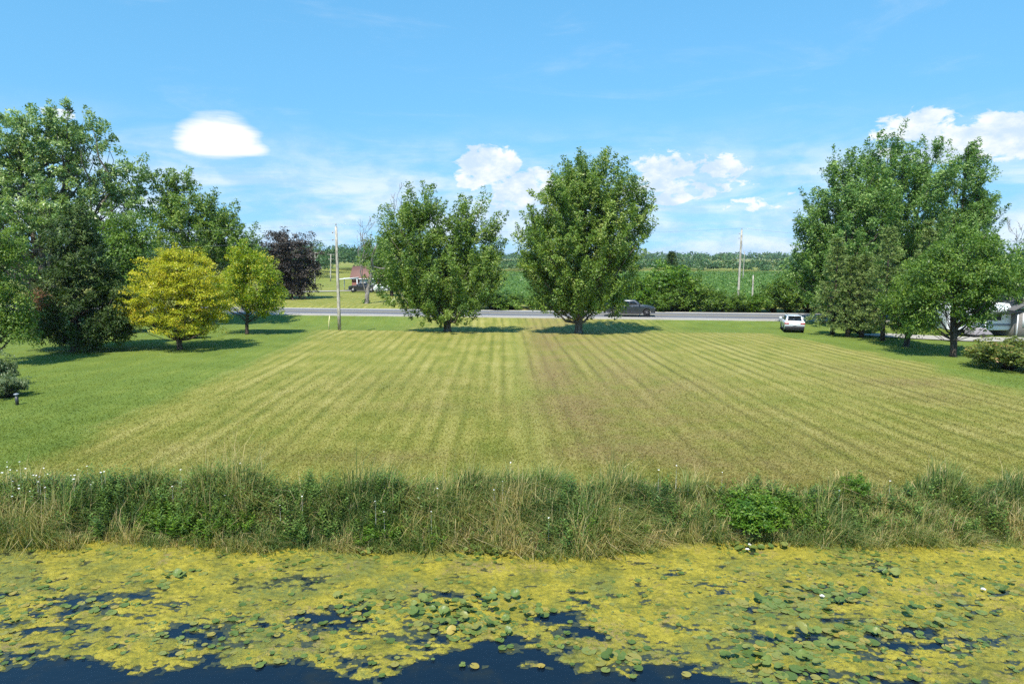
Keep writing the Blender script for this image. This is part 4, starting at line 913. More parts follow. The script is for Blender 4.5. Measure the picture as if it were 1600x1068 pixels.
# --- shrubs and hedgerow: one Empty with stem and foliage each
BUSH = []
for i in range(5):
    r_ = np.random.default_rng(400 + i)
    el_ = [(0, 0, 0.55, 0.5, 0.5, 0.46)] + [(r_.uniform(-.35, .35), r_.uniform(-.3, .3), r_.uniform(.3, .75), r_.uniform(.22, .34), r_.uniform(.22, .34), r_.uniform(.2, .3)) for k in range(4)]
    v, f, tint, pb = crown_leaves(el_, 190, 44, 0.20, 0.075, 0.6, 0.050, 410 + i, 0.45, 0.30)
    mbx = MB()
    for k in range(0, 60, 2): limb(mbx, np.array([r_.uniform(-.06, .06), r_.uniform(-.06, .06), 0.0]), pb[k], 0.014, 0.003, 0.1, 3, 4, k)
    st = mbx.build('stem', M['bark_dark']); sm = st.data; bpy.data.objects.remove(st)
    BUSH.append(((v, f, tint), sm))
FOL = {}
def bush(name, label, x, y, w_, h, mat, cat='bush', group=None, i=None, d=None):
    i = random.randrange(5) if i is None else i; key = (i, mat.name)
    if key not in FOL: FOL[key] = mesh_np('foliage', BUSH[i][0][0], BUSH[i][0][1], mat, dict(tint=BUSH[i][0][2]))
    e = empty(name, (x, y, float(zg(x, y)) - 0.05), random.random() * 6.28); e.scale = (w_, d or w_, h); tag(e, label, cat, group)
    link(bpy.data.objects.new('foliage', FOL[key]), e)['kind'] = 'stuff'; link(bpy.data.objects.new('stem', BUSH[i][1]), e); return e
hedges = [  # px, top py, half-width px, distance across the road edge, material
    (770, 452, 40, 3.5, 'hedge'), (800, 458, 30, 4.5, 'hedge'), (955, 428, 44, 4, 'hedge'), (1000, 432, 42, 3.5, 'bright'), (1040, 414, 44, 5, 'bright'), (1078, 432, 30, 4, 'hedge'),
    (1062, 445, 34, 3, 'hedge'), (1100, 446, 28, 3.4, 'hedge'), (1126, 452, 24, 3.2, 'hedge'), (1150, 460, 20, 3, 'hedge'), (1180, 462, 22, 3.4, 'bright'), (1205, 440, 26, 4, 'hedge'),
    (1232, 428, 34, 4.4, 'hedge'), (1262, 432, 36, 4, 'hedge'), (1300, 440, 40, 4, 'hedge'), (720, 462, 34, 4, 'hedge'), (850, 458, 40, 4, 'hedge'), (905, 450, 40, 4, 'hedge'), (1024, 452, 30, 2.6, 'hedge'),
    (648, 458, 22, 4, 'hedge'), (690, 460, 26, 4, 'hedge'), (1345, 445, 40, 4, 'hedge'), (1395, 445, 44, 4, 'hedge'), (1450, 445, 44, 4, 'hedge')]
HL = ["low dark bush right beside the fork-topped maple's crown, beyond the road",
 'low dark bush midway between the two roadside maples',
 'dark hedgerow bush hidden at the right edge of the rounded maple',
 'yellow-green hedgerow bush rising right behind the pickup',
 'tallest yellow-green hedgerow bush in front of the conifer',
 'dark bush on the right shoulder of the tallest yellow-green hedgerow bush',
 'low front bush before the tallest yellow-green hedgerow bush',
 'dark hedgerow bush at the left end of the open crop view',
 'lower dark bush below the middle of the crop view',
 'low dark bush at the foot of the leaning pole',
 'low yellow-green bush right of the short pale pole stub',
 'dark hedgerow bush left of the white car, by the open crop',
 'tall dark hedgerow bush straight behind the white car',
 'hedgerow bush just right of the white car behind the spruces',
 'hedgerow bush behind the leftmost spruce',
 'low hedgerow bush behind the right half of the fork-topped maple',
 "low bush showing left of the rounded maple's crown",
 "low bush behind the rounded maple's trunk",
 "low bush right before the pickup's nose along the road",
 'small bush left under the fork-topped maple near the guy wire guard',
 "small bush behind the fork-topped maple's trunk",
 'hedgerow bush behind the middle spruces',
 'hedgerow bush behind the small dark tree',
 'hedgerow bush behind the round-headed tree']
for k, (px, tp, hw, q, mt_) in enumerate(hedges):
    dgs = [s for s in np.arange(-60, 160, 0.5)]; best = min(dgs, key=lambda s: abs((lambda xy: xy[0] / xy[1] - (px - 800) / FPX / math.cos(PITCH) * 1.0)(road_xy(s, ROADW + q + 1.0))))
    x, y = road_xy(best, ROADW + q + 1.0); h = AT(px, tp, y)[2] - float(zg(x, y)); w_ = hw * 2 * y / FPX
    bush('hedgerow_bush', HL[k], x, y, w_ * 1.15, h * 1.02, M[mt_], group='hedgerow bushes beyond the road', d=max(2.2, w_ * 0.8))
c = P(1575, 578); bush('russet_shrub', 'rounded shrub with russet tips at the right picture edge', c[0] + 0.4, c[1] + 0.6, 4.3, 2.1, M['russet'], i=1)
c = P(1538, 566); bush('silvery_shrub', 'small silvery shrub left of the russet shrub', c[0], c[1], 1.5, 1.0, M['silver'], i=2)
c = P(12, 624); bush('silvery_shrub', 'pale leafy shrub behind the garden bollard light at left edge', c[0] - 0.3, c[1] + 0.5, 1.9, 1.1, M['silver'], i=0)
c = P(-6, 610); bush('blue_green_shrub', 'taller blue-green shrub cut by the left picture edge', c[0] - 0.5, c[1] + 0.9, 1.6, 1.9, M['silver'], i=3)
c = P(1190, 852, -1); bush('bright_shrub', 'bright green leafy shrub on the bank right of the middle', c[0], c[1] + 0.8, 1.9, 1.05, M['bright'], i=3)
c = P(1330, 800, -0.4); bush('bright_shrub', 'small yellow-green shrub on the bank left of the pale straw clump', c[0] + 0.2, c[1] + 0.4, 0.9, 0.8, M['bright'], i=4)
c = P(330, 540); bush('lawn_bush', 'low dark bush under the golden tree', c[0] - 3.9, c[1] + 5, 2.2, 1.4, M['hedge'], i=2)
c = P(1355, 522); bush('clipped_hedge', 'low dark hedge under the spruces', c[0], c[1] + 1.5, 3.2, 0.9, M['hedge'], i=1)

# ------------------------------------------------------------------ far wood, crop, distant ridge (masses)
def far_wood():
    r = np.random.default_rng(77)
    def mass(name, label, x, y, h, wd, nl, leaf, mat, seed):
        rr = np.random.default_rng(seed); n = len(x); zb = zg(x, y)
        pi = np.repeat(np.arange(n), nl); N = len(pi); d = rand_dir(rr, N); d[:, 2] = np.abs(d[:, 2]) * 1.1 - 0.25
        rad = rr.random(N) ** 0.3
        p = np.stack([x[pi] + d[:, 0] * rad * wd[pi], y[pi] + d[:, 1] * rad * wd[pi], zb[pi] + h[pi] * 0.45 + d[:, 2] * rad * h[pi] * 0.55], 1); p[:, 2] = np.maximum(p[:, 2], zb[pi] + 0.2)
        ln = leaf * (y[pi] / 400) ** 0.5 * rr.uniform(0.6, 1.4, N)
        v, f = leaf_tris(p, rand_dir(rr, N), nrm(d + np.array([0, 0, 0.6])), ln, ln * 0.75)
        tn = np.clip(0.45 + rr.normal(0, 0.16, n)[pi] + rr.normal(0, 0.14, N), 0, 1)
        tag(obj_np(name, v, f, mat, attrs=dict(tint=np.repeat(tn, 3))), label, 'woods', kind='stuff')
    n = 620; x = r.uniform(-60, 260, n); y = 335 + 90 * r.random(n) + 25 * np.sin(x * 0.03); h = r.uniform(3.5, 8.0, n); h[y < 350] *= 0.65
    mass('field_edge_wood', 'scrubby wood along the far edge of the crop field', x, y, h, h * r.uniform(.6, .9, n), 110, 1.1, M['far'], 1)
    n = 900; y = r.uniform(700, 1700, n); x = (r.random(n) * 2 - 1) * y * 1.1; h = r.uniform(9, 15, n) + y * 0.003
    mass('far_wood', 'far wooded ridge on the horizon', x, y, h, h * 0.75, 50, 2.2, M['far'], 2)
    n = 130; x = r.uniform(-130, -38, n); y = 205 + 120 * r.random(n); h = r.uniform(8, 12.5, n) - (x + 80) * 0.02
    mass('hillside_wood', 'wooded rise behind the brick house', x, y, h, h * 0.45, 420, 0.9, M['far'], 3)
    n = 110; x = r.uniform(60, 200, n); y = r.uniform(130, 330, n); h = r.uniform(8, 14, n); k = (x / y > 0.52); x, y, h = x[k], y[k], h[k]
    mass('right_wood', 'woods beyond the tree group on the right', x, y, h, h * 0.5, 300, 0.9, M['far'], 4)
    n = 60; x = r.uniform(-180, -60, n); y = r.uniform(100, 150, n); h = r.uniform(7, 11, n); k = x / y < -0.62; x, y, h = x[k], y[k], h[k]
    mass('left_wood', 'trees behind the cottonwood on the left', x, y, h, h * 0.5, 300, 0.7, M['far'], 5)
    # soybean rows
    n = 60000; yy = 98 + 222 * r.random(n) ** 1.4; xx = r.uniform(-6, 1.0, n) * 0 + (r.random(n)) * (yy * 0.62 + 8) - 8
    xx = np.round(xx / 0.9) * 0.9 + r.normal(0, 0.14, n); k = crop_zone(xx, yy) > 0.5; xx, yy = xx[k], yy[k]; n = len(xx)
    p = np.stack([xx, yy, zg(xx, yy) + r.uniform(0.25, 0.75, n)], 1); ln = r.uniform(0.3, 0.5, n) * (yy / 120) ** 0.6
    v, f = leaf_tris(p, rand_dir(r, n), nrm(r.normal(0, .5, (n, 3)) + np.array([0, -0.2, 1])), ln, ln * 0.8)
    tag(obj_np('crop_plants', v, f, M['crop'], attrs=dict(tint=np.repeat(r.random(n), 3))), 'green soybean crop beyond the hedgerow', 'crop', kind='stuff')
far_wood()

# ------------------------------------------------------------------ poles and wires
def pole(label, base, top, r0, group, arms=(), z_extra=0.0, insul=True, name='utility_pole'):
    base = np.array(base, float); base[2] = float(zg(base[0], base[1])) - 0.1; top = np.array(top, float); d = top - base
    e = empty(name, base); tag(e, label, 'pole', group); k = np.linspace(0, 1, 6)[:, None]
    MB().tube(k * d, np.linspace(r0, r0 * 0.68, 6), 12).build('shaft', M['pole'], e, smooth=True)
    MB().tube([d - (0, 0, 0.02), d + (0, 0, 0.05)], [r0 * 0.72, r0 * 0.4], 10).build('cap', M['galv'], e)
    if insul:
        MB().tube([d + (0, 0, 0.02), d + (0, 0, 0.16), d + (0, 0, 0.2), d + (0, 0, 0.30)], [0.03, 0.03, 0.075, 0.04], 8).build('insulator', M['porcelain'], e)
        for s in (0.55, 1.25):
            q = d - np.array([0, 0, s]); o = q + np.array([-r0 - 0.03, -0.02, 0])
            MB().tube([q + (-r0 * .6, 0, 0), o + (-0.14, 0, 0)], 0.022, 6).build('bracket', M['galv'], e)
            MB().tube([o + (-0.14, 0, -0.08), o + (-0.14, 0, 0), o + (-0.14, 0, 0.1)], [0.045, 0.07, 0.04], 8).build('insulator', M['porcelain'], e)
    for (dz, half, ang) in arms:
        q = d - np.array([0, 0, dz]); a = np.array([math.cos(ang), math.sin(ang), 0]) * half; nrm_ = np.array([-math.sin(ang), math.cos(ang), 0]) * 0.06
        MB().hexa([q - a - nrm_ - (0, 0, .06), q + a - nrm_ - (0, 0, .06), q + a + nrm_ - (0, 0, .06), q - a + nrm_ - (0, 0, .06)], [q - a - nrm_ + (0, 0, .06), q + a - nrm_ + (0, 0, .06), q + a + nrm_ + (0, 0, .06), q - a + nrm_ + (0, 0, .06)]).build('crossarm', M['pole'], e)
        for s in (-0.85, 0.85):
            MB().tube([q + a * s + (0, 0, .05), q + a * s + (0, 0, .25)], [0.05, 0.03], 6).build('insulator', M['porcelain'], e)
    return e, base + d
G_ = 'wooden utility poles'
b0 = P(530.5, 514.5); e0, top0 = pole('nearest weathered wooden utility pole on the left lawn edge', b0, AT(525, 354, b0[1]), 0.17, G_)
b1 = AT(1153, 470, 104); e1, top1 = pole('leaning wooden utility pole at the hedgerow on the right', b1, AT(1159, 359, 104), 0.19, G_)
b2 = AT(1161.5, 418, 215); e2, top2 = pole('distant thin utility pole behind the leaning pole', b2, AT(1163.5, 392, 215), 0.15, G_, insul=False)
b3 = AT(1176, 455, 106); e3, top3 = pole('short pale pole stub right of the leaning pole', b3, AT(1177, 430, 106), 0.15, G_, insul=False)
b4 = AT(492, 445, 168); e4, top4 = pole('crossarm pole right of the purple maple beyond the road', b4, AT(492.5, 394, 168), 0.17, G_, arms=((0.1, 1.0, 0.1), (1.3, .5, 0.1)), insul=False)
b5 = AT(516.5, 440, 190); e5, top5 = pole('crossarm pole just left of the nearest utility pole, far back', b5, AT(517, 397, 190), 0.17, G_, arms=((0.1, 1.0, 0.1), (1.4, .8, 0.1)), insul=False)
def span(label, a, b, sag, r, mat, n=24):
    t = np.linspace(0, 1, n)[:, None]; a = np.asarray(a, float); b = np.asarray(b, float)
    p = a + (b - a) * t; p[:, 2] -= (4 * sag * t * (1 - t))[:, 0]
    o = MB().tube(p - a, r, 5).build('power_line', mat); o.location = tuple(a); tag(o, label, 'wire', 'overhead wires')
up = np.array([0, 0, 1.0])
span('top wire from the nearest pole to the leaning pole', top0 + up * 0.25, top1 + up * 0.25, 0.8, 0.008, M['wire'])
left_end = top0 + np.array([-62, 6, 0.3])
span('top wire leaving the nearest pole to the left', top0 + up * 0.25, left_end, 0.9, 0.006, M['wire'])
span('second wire below the top wire, left of the nearest pole', top0 - up * 1.25 + np.array([-.3, 0, 0]), left_end - up * 1.5, 0.9, 0.006, M['wire'])
span('black cable sagging across the crop field to the right', top1 - up * 6.3, AT(1560, 424, 118), 0.3, 0.022, M['cable'])
span('black cable sagging from leaning pole towards the bushes on the left', top1 - up * 6.3, AT(700, 426, 96), 0.5, 0.018, M['cable'])
span('thin wire from the leaning pole to the distant pole', top1 - up * 0.6, top2, 1.4, 0.012, M['wire'])
span('wire between the two far crossarm poles', top4 + up * .1, top5 + up * .1, 0.4, 0.014, M['wire'])
span('wire from the far crossarm pole down to the left', top4 + up * .1, AT(380, 398, 150), 1.0, 0.014, M['wire'])
span('right-hand wire running on from the leaning pole', top1 + up * 0.25, AT(1700, 372, 116), 1.2, 0.012, M['wire'])

# marker stake, guy guard, lawn lamp
c = P(513.5, 512.5); c[2] = float(zg(c[0], c[1]))
e = empty('marker_stake', c); tag(e, 'thin pale yellow marker stake left of the nearest utility pole', 'stake')
MB().tube([(0, 0, -0.2), (0.05, 0, 0.9), (0.14, 0, 1.5)], [0.055, 0.055, 0.05], 8).build('post', simple('stake_paint', (0.62, 0.58, 0.30), 0.6), e)
MB().tube([(0.14, 0, 1.49), (0.145, 0, 1.56)], [0.06, 0.05], 8).build('cap', simple('stake_cap', (0.7, 0.68, 0.5), 0.6), e)
a = P(610, 473.5); t_ = AT(619, 463, a[1] + 2)
e = empty('guy_wire_guard', (a[0], a[1], float(zg(a[0], a[1])))); tag(e, 'slanting pale guy wire guard beyond the road', 'guard')
dd = t_ - np.array([a[0], a[1], 0]); MB().tube([np.zeros(3), dd * 0.5, dd], 0.07, 8).build('sleeve', simple('guard_paint', (0.66, 0.60, 0.38), 0.5), e); MB().tube([dd, dd * 2.6], 0.012, 4).build('cable', M['wire'], e)
c = P(27, 632); c[2] = float(zg(c[0], c[1]))
e = empty('bollard_light', c); tag(e, 'short dark garden bollard light on the left lawn', 'bollard')
dk = simple('dark_metal', (0.025, 0.028, 0.03), 0.45, 0.5)
MB().tube([(0, 0, -0.05), (0, 0, 0.42)], [0.075, 0.07], 12).build('post', dk, e, smooth=False)
MB().tube([(0, 0, 0.42), (0, 0, 0.50)], [0.06, 0.06], 12).build('lens', simple('lamp_lens', (0.10, 0.11, 0.12), 0.2), e)
MB().tube([(0, 0, 0.50), (0, 0, 0.53), (0, 0, 0.56)], [0.12, 0.115, 0.05], 12).build('cap', simple('lamp_cap', (0.22, 0.24, 0.26), 0.35, 0.5), e)

# ------------------------------------------------------------------ vehicles
M['tyre'] = simple('tyre_rubber', (0.018, 0.018, 0.019), 0.8); M['rim'] = simple('alloy_rim', (0.30, 0.30, 0.31), 0.35, 0.5, 0.8); M['rim_dark'] = simple('dark_rim', (0.06, 0.06, 0.065), 0.4, 0.5, 0.6)
M['glass'] = simple('car_glass', (0.012, 0.015, 0.018), 0.06, 0.6, var=0.05); M['trim'] = simple('black_trim', (0.02, 0.02, 0.022), 0.55)
M['chrome'] = simple('chrome', (0.55, 0.56, 0.58), 0.2, 0.5, 0.9, var=0.05); M['lamp_red'] = simple('red_lamp', (0.35, 0.015, 0.015), 0.2, 0.5); M['lamp_clear'] = simple('clear_lamp', (0.7, 0.72, 0.74), 0.12, 0.5)
M['plate'] = simple('number_plate', (0.7, 0.72, 0.75), 0.5)
def arch(cx, r, z0, n=9):
    return [(cx + r * math.cos(a), z0 + r * math.sin(a)) for a in np.linspace(math.pi, 0, n)]
def car(name, label, kind, loc, heading, paint, group=None, rim='rim'):
    e = empty(name, loc, heading); tag(e, label, 'pickup' if kind == 'pickup' else 'car', group)
    if kind == 'pickup':
        L, W, wr, ax0, ax1 = 5.9, 1.0, 0.42, 1.30, 4.98
        low = [(0.05, 0.62), (0.35, 0.48)] + arch(ax0, 0.50, 0.46) + [(1.95, 0.42), (4.35, 0.42)] + arch(ax1, 0.50, 0.46) + [(5.72, 0.46), (5.86, 0.62), (5.90, 1.02), (5.80, 1.20), (5.2, 1.30), (4.45, 1.36), (4.35, 1.34), (2.1, 1.34), (2.05, 1.40), (0.06, 1.38), (0.0, 1.1)]
        gb = (2.12, 4.40, 0.95, 1.33); gt = (2.32, 3.62, 0.74, 1.93)
        wins = ((2.20, 3.02), (3.08, 3.98))
    else:
        L, W, wr, ax0, ax1 = 4.55, 0.92, 0.36, 0.92, 3.62
        low = [(0.10, 0.55), (0.30, 0.36)] + arch(ax0, 0.42, 0.36) + [(1.42, 0.30), (3.10, 0.30)] + arch(ax1, 0.42, 0.36) + [(4.40, 0.36), (4.52, 0.55), (4.55, 0.80), (4.40, 0.95), (3.75, 1.06), (3.35, 1.10), (0.25, 1.14), (0.05, 1.08), (0.0, 0.85)]
        gb = (0.20, 3.40, 0.86, 1.10); gt = (0.62, 2.65, 0.64, 1.66)
        wins = ((0.62, 1.20), (1.26, 2.04), (2.10, 2.92))
    xo = L / 2
    MB().prism([(x - xo, z) for x, z in low], -W, W).build('body', paint, e, bevel=0.055)
    b0_, b1_, bw, bz = gb; t0_, t1_, tw, tz = gt
    bot = [(b0_ - xo, -bw, bz), (b1_ - xo, -bw, bz), (b1_ - xo, bw, bz), (b0_ - xo, bw, bz)]; top = [(t0_ - xo, -tw, tz), (t1_ - xo, -tw, tz), (t1_ - xo, tw, tz), (t0_ - xo, tw, tz)]
    MB().hexa(bot, top).build('cabin', paint, e, bevel=0.05)
    def on_face(A, B, C, D, u0, u1, v0, v1, off):
        A, B, C, D = map(np.array, (A, B, C, D)); f = lambda u, v: (A * (1 - u) + B * u) * (1 - v) + (D * (1 - u) + C * u) * v
        n = nrm(np.cross(B - A, D - A)); q = [f(u0, v0), f(u1, v0), f(u1, v1), f(u0, v1)]
        return [p + n * off for p in q], [p - n * 0.02 for p in q]
    def pane(nm, mat, A, B, C, D, u0, u1, v0, v1, off=0.012):
        o_, i_ = on_face(A, B, C, D, u0, u1, v0, v1, off); MB().hexa(i_, o_).build(nm, mat, e)
    pane('windscreen', M['glass'], bot[1], bot[2], top[2], top[1], .07, .93, .08, .92); pane('rear_window', M['glass'], bot[3], bot[0], top[0], top[3], .10, .90, .14, .88)
    for sgn in (-1, 1):
        A, B, C, D = (bot[0], bot[1], top[1], top[0]) if sgn < 0 else (bot[2], bot[3], top[3], top[2])
        for w0, w1 in wins:
            u0, u1 = (w0 - b0_) / (b1_ - b0_), (w1 - b0_) / (b1_ - b0_)
            if sgn > 0: u0, u1 = 1 - u1, 1 - u0
            pane('side_window', M['glass'], A, B, C, D, u0, u1, .16, .84)
    for xw in (ax0, ax1):
        for sgn in (-1, 1):
            wd = 0.26; y1 = sgn * (W + 0.01); y0 = y1 - sgn * wd; cx = xw - xo
            n = 20; th = np.arange(n) / n * 6.283; mb = MB(); v = []
            for y_, rr in ((y0, wr * .95), (y0 + sgn * .03, wr), (y1 - sgn * .03, wr), (y1, wr * .95), (y1, wr * .66)): v += [(cx + rr * math.cos(a), y_, wr + rr * math.sin(a)) for a in th]
            mb.add(v, [(i * n + j, i * n + (j + 1) % n, (i + 1) * n + (j + 1) % n, (i + 1) * n + j) for i in range(4) for j in range(n)] + [tuple(range(n))])
            wh = mb.build('wheel', M['tyre'], e)
            rb = MB(); yr = y1 - sgn * 0.015
            for j in range(5):
                a = 6.283 * j / 5; d = np.array([math.cos(a), 0, math.sin(a)]) * wr * .66; s_ = np.array([-math.sin(a), 0, math.cos(a)]) * wr * .13; c_ = np.array([cx, yr, wr]); k_ = np.array([0, -sgn * .03, 0])
                rb.hexa([c_ - s_ + k_, c_ + d - s_ + k_, c_ + d + s_ + k_, c_ + s_ + k_], [c_ - s_, c_ + d - s_, c_ + d + s_, c_ + s_])
            rb.tube([(cx, yr - sgn * .05, wr), (cx, yr + sgn * .012, wr)], wr * .2, 10); rb.tube([(cx, yr - sgn * .06, wr), (cx, yr - sgn * .05, wr)], wr * .66, 20)
            rb.build('rim', M[rim], wh)
    zl = 0.98 if kind == 'pickup' else 0.80
    for sgn in (-1, 1):
        y_ = sgn * (W - 0.2)
        MB().box(xo - 0.13, xo + 0.012, y_ - 0.17, y_ + 0.17, zl - 0.08, zl + 0.08).build('headlight', M['lamp_clear'], e, bevel=0.02)
        if kind == 'pickup': MB().box(-xo - 0.012, -xo + 0.08, sgn * (W - .1) - 0.10, sgn * (W - .1) + 0.105, 0.88, 1.30).build('taillight', M['lamp_red'], e, bevel=0.02)
        else: MB().box(-xo - 0.014, -xo + 0.22, sgn * (W - .2) - 0.2, sgn * (W - .2) + 0.212, 0.86, 1.0).build('taillight', M['lamp_red'], e, bevel=0.02)
        xm = (4.05 if kind == 'pickup' else 3.0) - xo
        MB().box(xm, xm + 0.12, sgn * (W + 0.02) - 0.02, sgn * (W + 0.22), bz + 0.02, bz + 0.24).build('mirror', M['trim'] if kind == 'pickup' else paint, e, bevel=0.03)
        for w0, w1 in wins[-2:]:
            MB().box(w0 + .08 - xo, w0 + .26 - xo, sgn * W - 0.015, sgn * W + 0.03, bz - 0.18, bz - 0.13).build('door_handle', M['chrome'] if kind == 'pickup' else paint, e)
        for w0, w1 in wins[-2:]:
            MB().box(w0 - .04 - xo, w0 - .025 - xo, sgn * W - 0.01, sgn * W + 0.003, 0.5, bz - .03).build('door_seam', M['trim'], e)
        MB().box((1.95 if kind == 'pickup' else 1.45) - xo, (4.35 if kind == 'pickup' else 3.1) - xo, sgn * W - .03, sgn * W + 0.03, 0.30, 0.44 if kind == 'pickup' else 0.40).build('side_step', M['trim'], e, bevel=0.02)
    MB().box(xo - 0.2, xo + 0.06, -W * .96, W * .96, 0.46, 0.70).build('front_bumper', M['chrome'] if kind == 'pickup' and rim == 'rim' else M['trim'], e, bevel=0.04)
    MB().box(-xo - 0.07, -xo + 0.2, -W * .95, W * .95, 0.40, 0.66).build('rear_bumper', M['trim'], e, bevel=0.04)
    MB().box(xo - 0.1, xo + 0.015, -W * .5, W * .5, 0.78, 1.10 if kind == 'pickup' else 0.92).build('grille', M['trim'], e, bevel=0.02)
    MB().box(-xo - 0.02, -xo + 0.02, -.16, .16, 0.72 if kind != 'pickup' else 0.9, 0.84 if kind != 'pickup' else 1.02).build('number_plate', M['plate'], e)
    if kind == 'pickup':
        MB().box(0.12 - xo, 2.0 - xo, -W + 0.1, W - 0.1, 1.385, 1.43).build('bed_cover', M['trim'], e, bevel=0.02)
    else:
        MB().prism([(0.32 - xo, 1.63), (0.36 - xo, 1.68), (0.75 - xo, 1.685), (0.75 - xo, 1.64)], -.60, .60).build('spoiler', paint, e)
        for sgn in (-1, 1): MB().tube([(0.8 - xo, sgn * .58, 1.69), (2.5 - xo, sgn * .58, 1.69)], 0.022, 6).build('roof_rail', M['trim'], e)
        MB().box(-xo - 0.03, -xo + 0.1, -W * .8, W * .8, 0.30, 0.42).build('rear_valance', M['trim'], e, bevel=0.02)
    return e
paint_dk = simple('slate_car_paint', (0.030, 0.037, 0.048), 0.28, 0.5, 0.35, var=0.05, coat=0.6); paint_wt = simple('white_car_paint', (0.60, 0.64, 0.68), 0.25, 0.5, var=0.03, coat=0.6); paint_bl = simple('black_car_paint', (0.018, 0.02, 0.026), 0.25, 0.5, var=0.05, coat=0.6)
ang = math.atan2(RD[1], RD[0])
s_ = min(np.arange(0, 80, 0.1), key=lambda s: abs(road_xy(s, 1.75)[0] / road_xy(s, 1.75)[1] - (984 - 800) / FPX))
xy = road_xy(s_, 1.75); car('pickup_truck', 'dark slate pickup driving right on the road behind the rounded maple', 'pickup', (xy[0], xy[1], 0.077), ang, paint_dk, rim='rim_dark')
c = P(1251, 515); car('parked_car', 'white hatchback-style car parked on grass seen from behind', 'suv', (c[0], c[1] + 2.1, float(zg(c[0], c[1] + 2.1)) - 0.01), R(74), paint_wt)
c = P(569, 456.5); car('parked_car', 'dark pickup parked before the brick house garage', 'pickup', (c[0], c[1], float(zg(c[0], c[1])) + 0.1), R(178), paint_bl)
c = P(592, 457); car('parked_car', 'white car parked at the right end of the brick house', 'suv', (c[0] + 1.3, c[1] - .3, float(zg(c[0], c[1])) + 0.08), R(4), paint_wt)

# ------------------------------------------------------------------ buildings
def brick_mat(name, c1, c2, mortar, s=1.0):
    m, t = material(name); p = t.n('ShaderNodeTexCoord').outputs['Object']; x, y, z = t.sep(p)
    b = t.n('ShaderNodeTexBrick'); t.put(b.inputs['Vector'], t.comb(t.m('ADD', x, y), z, 0.0)); b.inputs['Scale'].default_value = 4.2 * s
    b.inputs['Color1'].default_value = (*c1, 1); b.inputs['Color2'].default_value = (*c2, 1); b.inputs['Mortar'].default_value = (*mortar, 1); b.inputs['Mortar Size'].default_value = 0.015
    finish(t, pbr(t, b.outputs['Color'], 0.85, 0.2).outputs[0]); return m
M['brick'] = brick_mat('red_brick', (0.26, 0.09, 0.06), (0.19, 0.065, 0.045), (0.28, 0.22, 0.19)); M['brick_grey'] = brick_mat('grey_brick', (0.22, 0.205, 0.19), (0.165, 0.15, 0.14), (0.30, 0.29, 0.27))
M['shingle'] = simple('brown_shingle', (0.19, 0.105, 0.085), 0.9, 0.1, var=0.25, scale=5); M['shingle_grey'] = simple('grey_shingle', (0.13, 0.125, 0.12), 0.9, 0.1, var=0.25, scale=5)
M['white'] = simple('white_siding', (0.68, 0.70, 0.71), 0.6, var=0.06); M['pane'] = simple('window_pane', (0.03, 0.04, 0.05), 0.08, 0.6)
def house(name, label, x, y, z, rz, L, D, H, rise, wall, roof, openings, over=0.4, gable_mat=None):
    e = empty(name, (x, y, z), rz); tag(e, label, 'house')
    MB().box(-L / 2, L / 2, -D / 2, D / 2, -0.3, H).build('wall', wall, e)
    for s in (-1, 1):
        xg = s * (L / 2)
        MB().add([(xg - .1 * s, -D / 2, H), (xg - .1 * s, D / 2, H), (xg - .1 * s, 0, H + rise), (xg + .003 * s, -D / 2, H), (xg + .003 * s, D / 2, H), (xg + .003 * s, 0, H + rise)], [(0, 1, 2), (3, 5, 4), (0, 3, 4, 1), (1, 4, 5, 2), (2, 5, 3, 0)]).build('gable', gable_mat or M['white'], e)
    mb = MB()
    for s in (-1, 1):
        k = over * rise / (D / 2); a, b = -L / 2 - over, L / 2 + over
        y1 = s * (D / 2 + over)
        mb.hexa([(a, y1, H - k), (b, y1, H - k), (b, 0, H + rise), (a, 0, H + rise)], [(a, y1, H - k + .16), (b, y1, H - k + .16), (b, 0, H + rise + .16), (a, 0, H + rise + .16)])
    rf = mb.build('roof', roof, e)
    MB().box(-L / 2 - over, L / 2 + over, -D / 2 - over - .05, -D / 2 - over - .002, H - over * rise / (D / 2) - .02, H - over * rise / (D / 2) + .14).build('gutter', M['white'], rf)
    for (kind, x0, x1, z0, z1) in openings:
        f = MB().box(x0 - .08, x1 + .08, -D / 2 - .05, -D / 2 + .05, z0 - .08, z1 + .08).build('window' if kind == 'w' else 'door' if kind == 'd' else 'garage_door', M['white'], e)
        if kind == 'w': MB().box(x0, x1, -D / 2 - .07, -D / 2 - .02, z0, z1).build('pane', M['pane'], f)
        elif kind == 'g':
            for k in range(4): MB().box(x0, x1, -D / 2 - .075, -D / 2 - .052, z0 + (z1 - z0) * k / 4 + .03, z0 + (z1 - z0) * (k + 1) / 4 - .03).build('panel', M['white'], f)
    return e
h = AT(577, 455, 148); hh = house('brick_house', 'red brick bungalow with brown roof and white garage beyond the road', h[0] + 1.3, h[1], float(zg(h[0], h[1])) + 0.0, R(3), 8.6, 7.5, 2.7, 2.3, M['brick'], M['shingle'], (('g', -2.6, 0.6, 0.1, 2.3), ('w', 1.9, 3.2, 1.0, 2.1)), gable_mat=M['brick'])
MB().box(1.6, 2.3, -1, -.3, 4.2, 5.6).build('chimney', M['brick'], [k for k in hh.children if k.name.startswith('roof')][0])
q = AT(549, 455, 146); e = empty('carport', (q[0], q[1], float(zg(q[0], q[1])))); tag(e, 'white flat-roofed carport left of the brick house', 'carport')
MB().hexa([(-2.3, -2.5, 2.35), (2.1, -2.5, 2.75), (2.1, 2.5, 2.75), (-2.3, 2.5, 2.35)], [(-2.3, -2.5, 2.5), (2.1, -2.5, 2.9), (2.1, 2.5, 2.9), (-2.3, 2.5, 2.5)]).build('roof', M['white'], e)
